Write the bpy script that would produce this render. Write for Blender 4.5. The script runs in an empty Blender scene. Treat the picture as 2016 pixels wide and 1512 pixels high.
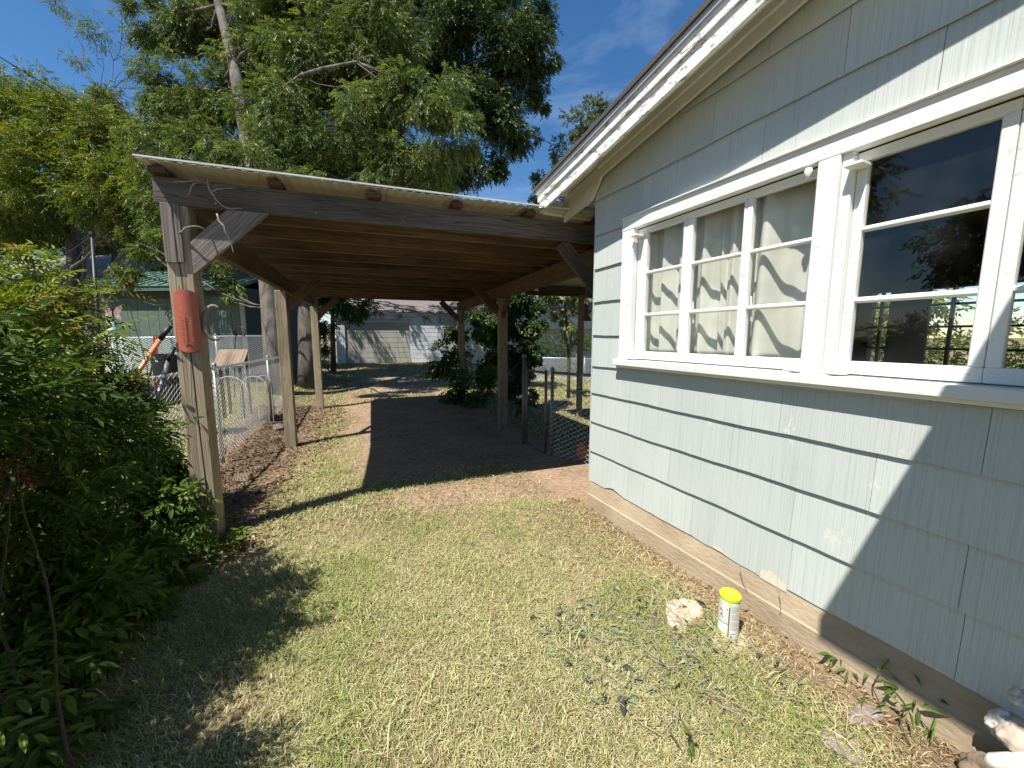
import bpy, bmesh, math, random
import numpy as np
from mathutils import Vector, Matrix
from mathutils.geometry import tessellate_polygon
rnd = random.Random(7)
RG = np.random.default_rng(11)
scene = bpy.context.scene
COL = scene.collection
# ------------------------------------------------------------------ camera
FPX, H = 757.0, 1.45
PITCH = math.atan(93/757)
YAW = math.atan((1008-650)/757*math.cos(PITCH))
FW = np.array([math.sin(YAW)*math.cos(PITCH), math.cos(YAW)*math.cos(PITCH), -math.sin(PITCH)])
RT = np.array([math.cos(YAW), -math.sin(YAW), 0.0])
UP = np.cross(RT, FW)
CAM = np.array([0, 0, H])
cd = bpy.data.cameras.new('camera'); cam = bpy.data.objects.new('camera', cd); COL.objects.link(cam)
cd.sensor_width = 36; cd.lens = 36*FPX/2016; cd.clip_start = 0.05; cd.clip_end = 2000
cam.matrix_world = Matrix((( RT[0], UP[0], -FW[0], 0), (RT[1], UP[1], -FW[1], 0), (RT[2], UP[2], -FW[2], H), (0, 0, 0, 1)))
scene.camera = cam
# ------------------------------------------------------------------ light
SUN = np.array([1.29, 0.54, -2.56]); SUN /= np.linalg.norm(SUN)
sl = bpy.data.lights.new('sun', 'SUN'); sl.energy = 5.0; sl.angle = math.radians(0.53); sl.color = (1.0, 0.955, 0.88)
so = bpy.data.objects.new('sun', sl); COL.objects.link(so)
so.rotation_euler = Vector(SUN).to_track_quat('-Z', 'Y').to_euler()
w = bpy.data.worlds.new('World'); scene.world = w; w.use_nodes = True
nt = w.node_tree; nt.nodes.clear()
out = nt.nodes.new('ShaderNodeOutputWorld'); bg = nt.nodes.new('ShaderNodeBackground')
sky = nt.nodes.new('ShaderNodeTexSky'); sky.sky_type = 'NISHITA'; sky.sun_disc = False
sky.sun_elevation = math.asin(-SUN[2]); sky.sun_rotation = math.atan2(-SUN[0], -SUN[1])
sky.air_density = 1.0; sky.dust_density = 0.1; sky.ozone_density = 2.5
tc = nt.nodes.new('ShaderNodeTexCoord'); mp = nt.nodes.new('ShaderNodeMapping'); mp.inputs['Scale'].default_value = (1.0, 1.6, 4.0)
mp.inputs['Rotation'].default_value = (0.1, 0.25, 0.5)
nz = nt.nodes.new('ShaderNodeTexNoise'); nz.inputs['Scale'].default_value = 1.7; nz.inputs['Detail'].default_value = 7; nz.inputs['Roughness'].default_value = 0.55; nz.inputs['Distortion'].default_value = 0.4
cr = nt.nodes.new('ShaderNodeMapRange'); cr.inputs[1].default_value = 0.52; cr.inputs[2].default_value = 0.80; cr.inputs[4].default_value = 0.5
mx = nt.nodes.new('ShaderNodeMix'); mx.data_type = 'RGBA'; mx.inputs[7].default_value = (7.0, 8.2, 10.2, 1)
L = nt.links.new
L(tc.outputs['Generated'], mp.inputs[0]); L(mp.outputs[0], nz.inputs[0]); L(nz.outputs[0], cr.inputs[0]); L(cr.outputs[0], mx.inputs[0])
hsv = nt.nodes.new('ShaderNodeHueSaturation'); hsv.inputs['Saturation'].default_value = 1.26; hsv.inputs['Value'].default_value = 1.42; L(sky.outputs[0], hsv.inputs['Color']); L(hsv.outputs[0], mx.inputs[6]); L(mx.outputs[2], bg.inputs[0]); bg.inputs[1].default_value = 0.058
L(bg.outputs[0], out.inputs[0])
vs = scene.view_settings; vs.view_transform = 'Standard'; vs.look = 'None'; vs.exposure = 0.82; vs.gamma = 1.0; vs.use_curve_mapping = False
scene.cycles.max_bounces = 8; scene.cycles.transparent_max_bounces = 16

def ray(x, y): return RT*(x-1008)/FPX + UP*(756-y)/FPX + FW
def at(x, y, d): return CAM + ray(x, y)*d            # photo pixel and distance along the view -> place
def onz(x, y, z=0.0):
    r = ray(x, y); return CAM + r*(z-H)/r[2]
TH = math.radians(5.25)
AV = np.array([math.sin(TH), math.cos(TH), 0.0]); RV = np.array([math.cos(TH), -math.sin(TH), 0.0])
FL = np.array([-0.942, 3.30, 0.0])
def cp(u, v, z): return FL + RV*u + AV*v + np.array([0, 0, z])
# ------------------------------------------------------------------ helpers
def W(o):
    m = o.matrix_basis
    return (W(o.parent) @ o.matrix_parent_inverse @ m) if o.parent else m
def attach(c, p):
    if p is not None:
        c.parent = p; c.matrix_parent_inverse = W(p).inverted()
    return c
def thing(name, loc, label, cat, group=None):
    o = bpy.data.objects.new(name, None); COL.objects.link(o); o.location = loc; o.empty_display_size = 0.1
    return tag(o, label, cat, group)
def tag(o, label=None, cat=None, group=None, kind=None):
    if label: o['label'] = label
    if cat: o['category'] = cat
    if group: o['group'] = group
    if kind: o['kind'] = kind
    return o
def link(name, me, m, parent=None, mat=None, kind=None):
    o = bpy.data.objects.new(name, me); COL.objects.link(o)
    if mat is not None: o.matrix_basis = mat
    if m is not None and len(me.materials) == 0: me.materials.append(m)
    if kind: o['kind'] = kind
    return attach(o, parent)
def arr_mesh(name, V, quads=None, tris=None, col=None, smooth=False, uv=None):
    me = bpy.data.meshes.new(name); V = np.asarray(V, np.float32)
    q = np.asarray(quads if quads is not None else np.zeros((0, 4)), np.int32).reshape(-1, 4)
    t = np.asarray(tris if tris is not None else np.zeros((0, 3)), np.int32).reshape(-1, 3)
    me.vertices.add(len(V)); me.vertices.foreach_set('co', V.ravel())
    nl = q.size+t.size; me.loops.add(nl); me.loops.foreach_set('vertex_index', np.concatenate([q.ravel(), t.ravel()]))
    me.polygons.add(len(q)+len(t))
    ls = np.concatenate([np.arange(len(q))*4, q.size+np.arange(len(t))*3]).astype(np.int32)
    me.polygons.foreach_set('loop_start', ls)
    me.polygons.foreach_set('use_smooth', np.full(len(q)+len(t), smooth))
    me.update(calc_edges=True)
    if col is not None:
        a = me.color_attributes.new('Col', 'FLOAT_COLOR', 'POINT'); c = np.ones((len(V), 4), np.float32); c[:, :3] = col
        a.data.foreach_set('color', c.ravel())
    return me
class MB:
    """collects simple shapes, then becomes one mesh object"""
    def __init__(s): s.V = []; s.Q = []; s.T = []
    def add(s, V, Q=(), T=()):
        b = len(s.V); s.V += [tuple(v) for v in V]; s.Q += [tuple(i+b for i in q) for q in Q]; s.T += [tuple(i+b for i in t) for t in T]; return s
    def box(s, lo, hi):
        x0, y0, z0 = lo; x1, y1, z1 = hi
        return s.add([(x0,y0,z0),(x1,y0,z0),(x1,y1,z0),(x0,y1,z0),(x0,y0,z1),(x1,y0,z1),(x1,y1,z1),(x0,y1,z1)],
                     [(0,3,2,1),(4,5,6,7),(0,1,5,4),(1,2,6,5),(2,3,7,6),(3,0,4,7)])
    def tube(s, pts, rad, n=6, cap=True):
        P = [np.array(p, float) for p in pts]; k = len(P)
        R = rad if hasattr(rad, '__len__') else [rad]*k
        V = []; u = None
        for i in range(k):
            d = P[min(i+1, k-1)]-P[max(i-1, 0)]; d = d/(np.linalg.norm(d)+1e-9)
            if u is None:
                u = np.cross(d, [0, 0, 1.0]) if abs(d[2]) < 0.9 else np.cross(d, [1.0, 0, 0])
            u = u-d*(u@d); u = u/(np.linalg.norm(u)+1e-9); v = np.cross(d, u)
            for j in range(n):
                a = 2*math.pi*j/n; V.append(P[i]+R[i]*(math.cos(a)*u+math.sin(a)*v))
        Q = [(i*n+j, i*n+(j+1) % n, (i+1)*n+(j+1) % n, (i+1)*n+j) for i in range(k-1) for j in range(n)]
        T = []
        if cap:
            V += [P[0], P[-1]]; c = k*n
            T += [(c, (j+1) % n, j) for j in range(n)]+[(c+1, (k-1)*n+j, (k-1)*n+(j+1) % n) for j in range(n)]
        return s.add(V, Q, T)
    def prism(s, poly, ex):
        """flat polygon (list of 3d points) pushed along ex"""
        n = len(poly); ex = np.array(ex, float); P = [np.array(p, float) for p in poly]
        V = P+[p+ex for p in P]; b = len(s.V); s.V += [tuple(v) for v in V]
        for j in range(n): s.Q.append((b+j, b+(j+1) % n, b+n+(j+1) % n, b+n+j))
        for t3 in tessellate_polygon([[Vector(p) for p in P]]): s.T.append((b+t3[0], b+t3[1], b+t3[2])); s.T.append((b+n+t3[2], b+n+t3[1], b+n+t3[0]))
        return s
    def lathe(s, prof, n=24, c=(0, 0, 0)):
        V = []; k = len(prof)
        for r, z in prof:
            for j in range(n): V.append((c[0]+r*math.cos(2*math.pi*j/n), c[1]+r*math.sin(2*math.pi*j/n), c[2]+z))
        return s.add(V, [(i*n+j, i*n+(j+1) % n, (i+1)*n+(j+1) % n, (i+1)*n+j) for i in range(k-1) for j in range(n)])
    def mesh(s, name, smooth=False):
        me = arr_mesh(name, np.array(s.V), np.array(s.Q) if s.Q else None, np.array(s.T) if s.T else None, smooth=smooth)
        return me
    def build(s, name, m, parent=None, smooth=False, bevel=0, kind=None):
        me = s.mesh(name, smooth)
        bm = bmesh.new(); bm.from_mesh(me); bmesh.ops.recalc_face_normals(bm, faces=bm.faces)
        if bevel: bmesh.ops.bevel(bm, geom=list(bm.edges), offset=bevel, segments=1, affect='EDGES')
        bm.to_mesh(me); bm.free()
        return link(name, me, m, parent, kind=kind)
_boxes = {}
def board(name, p0, p1, wd, th, m, parent=None, up=(0, 0, 1), bevel=0.002, wob=0.0, kind=None):
    """a sawn length from p0 to p1; wd across, th along `up`; local X is the grain"""
    p0 = Vector(p0); p1 = Vector(p1); ln = (p1-p0).length; X = (p1-p0).normalized(); U = Vector(up)
    Y = U.cross(X).normalized(); Z = X.cross(Y)
    key = (round(ln, 3), round(wd, 4), round(th, 4), bevel, m.name)
    if key not in _boxes or wob:
        bm = bmesh.new(); bmesh.ops.create_cube(bm, size=1); bmesh.ops.scale(bm, vec=(ln, wd, th), verts=bm.verts)
        if bevel: bmesh.ops.bevel(bm, geom=list(bm.edges), offset=bevel, segments=1, affect='EDGES')
        me = bpy.data.meshes.new(name); bm.to_mesh(me); bm.free(); me.materials.append(m)
        if not wob: _boxes[key] = me
    else: me = _boxes[key]
    c = (p0+p1)/2
    mat = Matrix(((X.x, Y.x, Z.x, c.x), (X.y, Y.y, Z.y, c.y), (X.z, Y.z, Z.z, c.z), (0, 0, 0, 1)))
    return link(name, me, m, parent, mat, kind)
def copy_thing(root, loc, rotz=0.0, label=None, scale=None):
    r = root.copy(); COL.objects.link(r); r.location = loc; r.rotation_euler = (0, 0, rotz)
    if scale: r.scale = (scale,)*3
    if label: r['label'] = label
    for ch in list(root.children):
        c = ch.copy(); COL.objects.link(c); c.parent = r
        for g in list(ch.children):
            d = g.copy(); COL.objects.link(d); d.parent = c
    return r
# value noise (numpy)
_lat = RG.random((64, 64))
def vn(x, y):
    x = np.asarray(x, float); y = np.asarray(y, float); xi = np.floor(x).astype(int); yi = np.floor(y).astype(int)
    fx = x-xi; fy = y-yi; fx = fx*fx*(3-2*fx); fy = fy*fy*(3-2*fy)
    g = lambda a, b: _lat[a % 64, b % 64]
    return (g(xi, yi)*(1-fx)+g(xi+1, yi)*fx)*(1-fy)+(g(xi, yi+1)*(1-fx)+g(xi+1, yi+1)*fx)*fy
def fbm(x, y, o=4):
    r = 0; a = 0.5
    for i in range(o): r = r+a*vn(np.asarray(x)*2**i+17.3*i, np.asarray(y)*2**i+5.1*i); a *= 0.5
    return r/(1-0.5**o)
def sstep(a, b, x): t = np.clip((x-a)/(b-a), 0, 1); return t*t*(3-2*t)
# ------------------------------------------------------------------ materials
def newmat(name):
    m = bpy.data.materials.new(name); m.use_nodes = True; n = m.node_tree; b = n.nodes['Principled BSDF']; return m, n, b
def rgba(c): return (c[0], c[1], c[2], 1)
def plain(name, c, rough=0.6, metal=0.0, var=0.25, scale=12, bump=0.1, stretch=(1, 1, 1), c2=None, spec=None, coord='Object', bscale=None):
    m, n, b = newmat(name); N = n.nodes.new; Lk = n.links.new
    t = N('ShaderNodeTexCoord'); mp = N('ShaderNodeMapping'); mp.inputs['Scale'].default_value = stretch; Lk(t.outputs[coord], mp.inputs[0])
    z = N('ShaderNodeTexNoise'); z.inputs['Scale'].default_value = scale; z.inputs['Detail'].default_value = 6; z.inputs['Roughness'].default_value = 0.6; Lk(mp.outputs[0], z.inputs[0])
    r = N('ShaderNodeMapRange'); r.inputs[1].default_value = 0.32; r.inputs[2].default_value = 0.68; Lk(z.outputs[0], r.inputs[0])
    mixn = N('ShaderNodeMix'); mixn.data_type = 'RGBA'; c2 = c2 or tuple(x*(1-var) for x in c)
    mixn.inputs[6].default_value = rgba(c2); mixn.inputs[7].default_value = rgba(c); Lk(r.outputs[0], mixn.inputs[0]); Lk(mixn.outputs[2], b.inputs['Base Color'])
    b.inputs['Roughness'].default_value = rough; b.inputs['Metallic'].default_value = metal
    if spec is not None: b.inputs['Specular IOR Level'].default_value = spec
    if bump:
        z2 = N('ShaderNodeTexNoise'); z2.inputs['Scale'].default_value = bscale or scale*4; z2.inputs['Detail'].default_value = 5; Lk(mp.outputs[0], z2.inputs[0])
        bp = N('ShaderNodeBump'); bp.inputs['Strength'].default_value = bump; bp.inputs['Distance'].default_value = 0.01; Lk(z2.outputs[0], bp.inputs['Height']); Lk(bp.outputs[0], b.inputs['Normal'])
    return m
def wood(name, light, dark, grey=0.0, mould=None, dens=1.0, rough=0.75):
    """grain runs along local X"""
    m, n, b = newmat(name); N = n.nodes.new; Lk = n.links.new
    t = N('ShaderNodeTexCoord'); oi = N('ShaderNodeObjectInfo')
    ad = N('ShaderNodeVectorMath'); ad.operation = 'ADD'; sc = N('ShaderNodeVectorMath'); sc.operation = 'SCALE'; cb = N('ShaderNodeCombineXYZ')
    for k in range(3): cb.inputs[k].default_value = 1.0
    Lk(oi.outputs['Random'], sc.inputs['Scale']); sc.inputs[0].default_value = (37, 11, 23); Lk(t.outputs['Object'], ad.inputs[0]); Lk(sc.outputs[0], ad.inputs[1])
    def mapn(s, scale, det=5, dist=0.0):
        mp = N('ShaderNodeMapping'); mp.inputs['Scale'].default_value = s; Lk(ad.outputs[0], mp.inputs[0])
        z = N('ShaderNodeTexNoise'); z.inputs['Scale'].default_value = scale; z.inputs['Detail'].default_value = det; z.inputs['Distortion'].default_value = dist; Lk(mp.outputs[0], z.inputs[0]); return z
    broad = mapn((0.16, 4, 4), 2.2, 2, 0.12)
    # growth rings: bands of the broad field
    mul = N('ShaderNodeMath'); mul.operation = 'MULTIPLY'; mul.inputs[1].default_value = 16*dens; Lk(broad.outputs[0], mul.inputs[0])
    fr = N('ShaderNodeMath'); fr.operation = 'FRACT'; Lk(mul.outputs[0], fr.inputs[0])
    rr = N('ShaderNodeMapRange'); rr.interpolation_type = 'SMOOTHSTEP'; rr.inputs[1].default_value = 0.55; rr.inputs[2].default_value = 1.0; Lk(fr.outputs[0], rr.inputs[0])
    fine = mapn((1.2, 60, 60), 2.5, 4)
    a1 = N('ShaderNodeMath'); a1.operation = 'MULTIPLY_ADD'; a1.inputs[1].default_value = 0.5; Lk(rr.outputs[0], a1.inputs[0]); Lk(fine.outputs[0], a1.inputs[2])
    f = N('ShaderNodeMapRange'); f.inputs[1].default_value = 0.38; f.inputs[2].default_value = 1.05; Lk(a1.outputs[0], f.inputs[0])
    mixn = N('ShaderNodeMix'); mixn.data_type = 'RGBA'; mixn.inputs[6].default_value = rgba(light); mixn.inputs[7].default_value = rgba(dark); Lk(f.outputs[0], mixn.inputs[0])
    last = mixn.outputs[2]
    st = mapn((0.8, 3, 3), 1.6, 6); sr = N('ShaderNodeMapRange'); sr.inputs[1].default_value = 0.50; sr.inputs[2].default_value = 0.72; sr.inputs[4].default_value = 0.75; Lk(st.outputs[0], sr.inputs[0])
    m2 = N('ShaderNodeMix'); m2.data_type = 'RGBA'; m2.inputs[7].default_value = rgba(mould or tuple(x*0.6 for x in dark)); Lk(sr.outputs[0], m2.inputs[0]); Lk(last, m2.inputs[6]); last = m2.outputs[2]
    hs = N('ShaderNodeHueSaturation'); vr = N('ShaderNodeMapRange'); vr.inputs[3].default_value = 0.8; vr.inputs[4].default_value = 1.2; Lk(oi.outputs['Random'], vr.inputs[0]); Lk(vr.outputs[0], hs.inputs['Value']); Lk(last, hs.inputs['Color'])
    Lk(hs.outputs[0], b.inputs['Base Color']); b.inputs['Roughness'].default_value = rough; b.inputs['Specular IOR Level'].default_value = 0.25
    bp = N('ShaderNodeBump'); bp.inputs['Strength'].default_value = 0.55; bp.inputs['Distance'].default_value = 0.004; Lk(a1.outputs[0], bp.inputs['Height']); Lk(bp.outputs[0], b.inputs['Normal'])
    return m
def leafmat(name, trans=0.35, rough=0.45, spec=0.4):
    m, n, b = newmat(name); N = n.nodes.new; Lk = n.links.new
    a = N('ShaderNodeVertexColor'); a.layer_name = 'Col'; Lk(a.outputs[0], b.inputs['Base Color'])
    b.inputs['Roughness'].default_value = rough; b.inputs['Specular IOR Level'].default_value = spec
    if trans:
        tr = N('ShaderNodeBsdfTranslucent'); hs = N('ShaderNodeHueSaturation'); hs.inputs['Saturation'].default_value = 1.15; hs.inputs['Value'].default_value = 1.5; hs.inputs['Hue'].default_value = 0.485
        Lk(a.outputs[0], hs.inputs['Color']); Lk(hs.outputs[0], tr.inputs[0])
        ms = N('ShaderNodeMixShader'); ms.inputs[0].default_value = trans; Lk(b.outputs[0], ms.inputs[1]); Lk(tr.outputs[0], ms.inputs[2]); Lk(ms.outputs[0], n.nodes['Material Output'].inputs[0])
    return m
def paintmat(name, c, under, chip=0.0, groove=0.0, gscale=160, rough=0.55, dirt=0.25, along='Y', dirtcol=None, island=False):
    """paint over boards: chips, faint dirt, optional combed grooves"""
    m, n, b = newmat(name); N = n.nodes.new; Lk = n.links.new
    t = N('ShaderNodeTexCoord'); oi = N('ShaderNodeObjectInfo')
    co = t.outputs['Object']
    def noise(scale, st=(1, 1, 1), det=6, rg=0.6):
        mp = N('ShaderNodeMapping'); mp.inputs['Scale'].default_value = st; Lk(co, mp.inputs[0]); z = N('ShaderNodeTexNoise'); z.inputs['Scale'].default_value = scale; z.inputs['Detail'].default_value = det; z.inputs['Roughness'].default_value = rg; Lk(mp.outputs[0], z.inputs[0]); return z
    d = noise(2.3, (1, 1, 0.6)); dr = N('ShaderNodeMapRange'); dr.inputs[1].default_value = 0.42; dr.inputs[2].default_value = 0.8; dr.inputs[4].default_value = dirt*1.6; Lk(d.outputs[0], dr.inputs[0])
    m1 = N('ShaderNodeMix'); m1.data_type = 'RGBA'; m1.inputs[6].default_value = rgba(c); m1.inputs[7].default_value = rgba(dirtcol or tuple(x*0.66 for x in c)); Lk(dr.outputs[0], m1.inputs[0])
    last = m1.outputs[2]
    hs = N('ShaderNodeHueSaturation'); vr = N('ShaderNodeMapRange'); vr.inputs[3].default_value = 0.94; vr.inputs[4].default_value = 1.06; Lk(oi.outputs['Random'], vr.inputs[0]); Lk(vr.outputs[0], hs.inputs['Value']); Lk(last, hs.inputs['Color']); last = hs.outputs[0]
    height = None
    if groove:
        w_ = N('ShaderNodeMapping'); sv = {'Y': (0.02, 1, 0.012)}[along]; w_.inputs['Scale'].default_value = sv; Lk(co, w_.inputs[0])
        z = N('ShaderNodeTexNoise'); z.inputs['Scale'].default_value = gscale; z.inputs['Detail'].default_value = 2.5; Lk(w_.outputs[0], z.inputs[0])
        pres = noise(1.6, (1, 1, 1), 3); pr = N('ShaderNodeMapRange'); pr.inputs[1].default_value = 0.35; pr.inputs[2].default_value = 0.6; pr.inputs[3].default_value = 0.25; Lk(pres.outputs[0], pr.inputs[0])
        hm = N('ShaderNodeMath'); hm.operation = 'MULTIPLY'; Lk(z.outputs[0], hm.inputs[0]); Lk(pr.outputs[0], hm.inputs[1]); height = hm.outputs[0]
        gr = N('ShaderNodeMapRange'); gr.inputs[1].default_value = 0.30; gr.inputs[2].default_value = 0.5; gr.inputs[3].default_value = 0.86; gr.inputs[4].default_value = 1.0; Lk(z.outputs[0], gr.inputs[0])
        mm = N('ShaderNodeVectorMath'); mm.operation = 'SCALE'; Lk(last, mm.inputs[0]); Lk(gr.outputs[0], mm.inputs['Scale']); last = mm.outputs[0]
    if chip:
        st = (1, 0.35, 1.0) if not groove else (1, 1.4, 0.8)
        z = noise(26 if not groove else 5, st, 10, 0.74); th = N('ShaderNodeMapRange'); e = 0.74-chip; th.inputs[1].default_value = e; th.inputs[2].default_value = e+0.02; Lk(z.outputs[0], th.inputs[0])
        m3 = N('ShaderNodeMix'); m3.data_type = 'RGBA'; m3.inputs[7].default_value = rgba(under); Lk(th.outputs[0], m3.inputs[0]); Lk(last, m3.inputs[6]); last = m3.outputs[2]
    Lk(last, b.inputs['Base Color']); b.inputs['Roughness'].default_value = rough; b.inputs['Specular IOR Level'].default_value = 0.3
    bz = noise(60, (1, 1, 1), 4); bp = N('ShaderNodeBump'); bp.inputs['Strength'].default_value = 0.25; bp.inputs['Distance'].default_value = 0.002; Lk(bz.outputs[0], bp.inputs['Height'])
    if height:
        b2 = N('ShaderNodeBump'); b2.inputs['Strength'].default_value = groove; b2.inputs['Distance'].default_value = 0.004; Lk(height, b2.inputs['Height']); Lk(bp.outputs[0], b2.inputs['Normal']); bp = b2
    Lk(bp.outputs[0], b.inputs['Normal'])
    return m
def glassmat(name, tint=(0.975, 0.985, 0.98), dust=0.02):
    m = bpy.data.materials.new(name); m.use_nodes = True; n = m.node_tree; n.nodes.clear(); N = n.nodes.new; Lk = n.links.new
    o = N('ShaderNodeOutputMaterial'); t = N('ShaderNodeBsdfTransparent'); t.inputs[0].default_value = rgba(tint)
    g = N('ShaderNodeBsdfGlossy'); g.inputs['Roughness'].default_value = 0.01; f = N('ShaderNodeFresnel'); ge = N('ShaderNodeNewGeometry'); ir = N('ShaderNodeMapRange'); ir.inputs[3].default_value = 1.42; ir.inputs[4].default_value = 1/1.42; Lk(ge.outputs['Backfacing'], ir.inputs[0]); Lk(ir.outputs[0], f.inputs[0])
    a = N('ShaderNodeMixShader'); Lk(f.outputs[0], a.inputs[0]); Lk(t.outputs[0], a.inputs[1]); Lk(g.outputs[0], a.inputs[2])
    d = N('ShaderNodeBsdfDiffuse'); d.inputs[0].default_value = (0.6, 0.6, 0.58, 1); z = N('ShaderNodeTexNoise'); z.inputs['Scale'].default_value = 5; z.inputs['Detail'].default_value = 8
    tcx = N('ShaderNodeTexCoord'); Lk(tcx.outputs['Object'], z.inputs[0]); r = N('ShaderNodeMapRange'); r.inputs[1].default_value = 0.4; r.inputs[2].default_value = 0.8; r.inputs[4].default_value = dust; Lk(z.outputs[0], r.inputs[0])
    b = N('ShaderNodeMixShader'); Lk(r.outputs[0], b.inputs[0]); Lk(a.outputs[0], b.inputs[1]); Lk(d.outputs[0], b.inputs[2]); Lk(b.outputs[0], o.inputs[0]); return m
M = {}
M['siding'] = paintmat('siding_paint', (0.485, 0.52, 0.49), (0.56, 0.57, 0.53), chip=0.112, groove=0.75, gscale=150, dirt=0.42, dirtcol=(0.39, 0.435, 0.425))
M['bare'] = paintmat('bare_shingle', (0.62, 0.56, 0.46), (0.5, 0.45, 0.38), groove=0.9, gscale=150, dirt=0.2)
M['white'] = paintmat('white_paint', (0.74, 0.75, 0.72), (0.56, 0.54, 0.49), chip=0.12, dirt=0.3)
M['fascia'] = paintmat('peeling_white', (0.78, 0.78, 0.75), (0.30, 0.27, 0.24), chip=0.19, dirt=0.2)
M['soffit'] = paintmat('soffit_paint', (0.66, 0.65, 0.57), (0.40, 0.36, 0.30), chip=0.05, dirt=0.25)
M['shingle_edge'] = plain('asphalt_edge', (0.10, 0.085, 0.075), 0.9, var=0.4, scale=60, bump=0.5)
M['drip'] = plain('drip_metal', (0.55, 0.57, 0.60), 0.4, 0.3, scale=5, bump=0.02)
M['footing'] = plain('footing_concrete', (0.46, 0.365, 0.25), 0.9, scale=5, c2=(0.31, 0.235, 0.155), bump=0.5, bscale=60, stretch=(1, .5, 1))
M['glass'] = glassmat('window_glass')
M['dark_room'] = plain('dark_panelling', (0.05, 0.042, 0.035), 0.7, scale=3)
M['bars'] = plain('black_iron', (0.02, 0.02, 0.02), 0.5, 0.5, scale=20)
def cloth():
    m, n, b = newmat('curtain_cloth'); N = n.nodes.new; Lk = n.links.new
    t = N('ShaderNodeTexCoord'); z = N('ShaderNodeTexNoise'); z.inputs['Scale'].default_value = 6; z.inputs['Detail'].default_value = 8; Lk(t.outputs['Object'], z.inputs[0])
    r = N('ShaderNodeMapRange'); r.inputs[1].default_value = 0.35; r.inputs[2].default_value = 0.7; Lk(z.outputs[0], r.inputs[0])
    mm = N('ShaderNodeMix'); mm.data_type = 'RGBA'; mm.inputs[6].default_value = (0.66, 0.65, 0.57, 1); mm.inputs[7].default_value = (0.54, 0.53, 0.46, 1); Lk(r.outputs[0], mm.inputs[0]); Lk(mm.outputs[2], b.inputs['Base Color']); b.inputs['Roughness'].default_value = 0.95
    bp = N('ShaderNodeBump'); bp.inputs['Strength'].default_value = 0.3; bp.inputs['Distance'].default_value = 0.01; Lk(z.outputs[0], bp.inputs['Height']); Lk(bp.outputs[0], b.inputs['Normal']); return m
M['cloth'] = cloth()
M['post'] = wood('weathered_post', (0.40, 0.32, 0.22), (0.17, 0.12, 0.075), mould=(0.17, 0.145, 0.09), dens=1.5)
M['beam'] = wood('grey_beam', (0.125, 0.10, 0.08), (0.045, 0.034, 0.027), mould=(0.03, 0.024, 0.02), dens=1.3)
M['brace'] = wood('silvered_brace', (0.27, 0.23, 0.195), (0.12, 0.095, 0.08), mould=(0.16, 0.13, 0.11), dens=1.6)
M['rafter'] = wood('pine_rafter', (0.17, 0.112, 0.066), (0.075, 0.048, 0.028), mould=(0.045, 0.029, 0.018), dens=1.2)
M['purlin_end'] = wood('red_brown_purlin', (0.12, 0.06, 0.04), (0.05, 0.028, 0.02), dens=1.2)
M['sheet'] = plain('cream_sheet', (0.62, 0.59, 0.47), 0.45, 0.1, var=0.15, scale=4, bump=0.05)
M['galv'] = plain('galvanised', (0.42, 0.44, 0.45), 0.42, 0.75, scale=14, var=0.35, bump=0.05)
M['galv_light'] = plain('galvanised_wire', (0.62, 0.64, 0.65), 0.45, 0.5, scale=14, var=0.3, bump=0.0)
M['galv_rust'] = plain('dull_gate_steel', (0.24, 0.23, 0.22), 0.55, 0.5, scale=14, c2=(0.16, 0.12, 0.09), bump=0.05)
def redtin():
    m, n, b = newmat('red_tin'); N = n.nodes.new; Lk = n.links.new
    t = N('ShaderNodeTexCoord'); z = N('ShaderNodeTexNoise'); z.inputs['Scale'].default_value = 30; z.inputs['Detail'].default_value = 8; Lk(t.outputs['Object'], z.inputs[0])
    r = N('ShaderNodeMapRange'); r.inputs[1].default_value = 0.4; r.inputs[2].default_value = 0.75; Lk(z.outputs[0], r.inputs[0])
    mm = N('ShaderNodeMix'); mm.data_type = 'RGBA'; mm.inputs[6].default_value = (0.40, 0.085, 0.04, 1); mm.inputs[7].default_value = (0.33, 0.13, 0.09, 1); Lk(r.outputs[0], mm.inputs[0]); Lk(mm.outputs[2], b.inputs['Base Color']); b.inputs['Roughness'].default_value = 0.5; return m
M['redtin'] = redtin()
M['ink'] = plain('faded_ink', (0.20, 0.06, 0.035), 0.7, scale=60); M['ink_orange'] = plain('orange_ink', (0.62, 0.24, 0.08), 0.7, scale=60)
M['black'] = plain('black_rubber', (0.02, 0.021, 0.024), 0.5, scale=20)
M['horn'] = plain('weathered_horn', (0.22, 0.185, 0.13), 0.7, scale=18, c2=(0.11, 0.09, 0.065), bump=0.3)
M['twig'] = plain('dry_vine', (0.34, 0.29, 0.24), 0.9, scale=30, bump=0.4, c2=(0.2, 0.16, 0.13))
M['bark'] = plain('tree_bark', (0.17, 0.145, 0.12), 0.95, scale=9, stretch=(1, 1, 0.25), c2=(0.05, 0.042, 0.035), bump=1.0, bscale=14)
M['stem'] = plain('shrub_stem', (0.07, 0.055, 0.04), 0.9, scale=20)
M['bark_mid'] = plain('mottled_bark', (0.20, 0.175, 0.15), 0.95, scale=7, stretch=(1, 1, 0.4), c2=(0.055, 0.046, 0.038), bump=1.0, bscale=16)
M['leaf'] = leafmat('tree_leaf'); M['leaf_near'] = leafmat('shrub_leaf', 0.25, 0.5, 0.15); M['blade'] = leafmat('grass_blade', 0.2, 0.7, 0.15); M['dry'] = leafmat('dry_litter', 0.0, 0.9, 0.1)
M['green_metal'] = plain('green_roof_metal', (0.10, 0.20, 0.155), 0.45, 0.1, scale=4, var=0.2, bump=0.02)
M['shed_green'] = plain('shed_green_paint', (0.11, 0.15, 0.12), 0.7, scale=5, var=0.25, bump=0.15)
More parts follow.
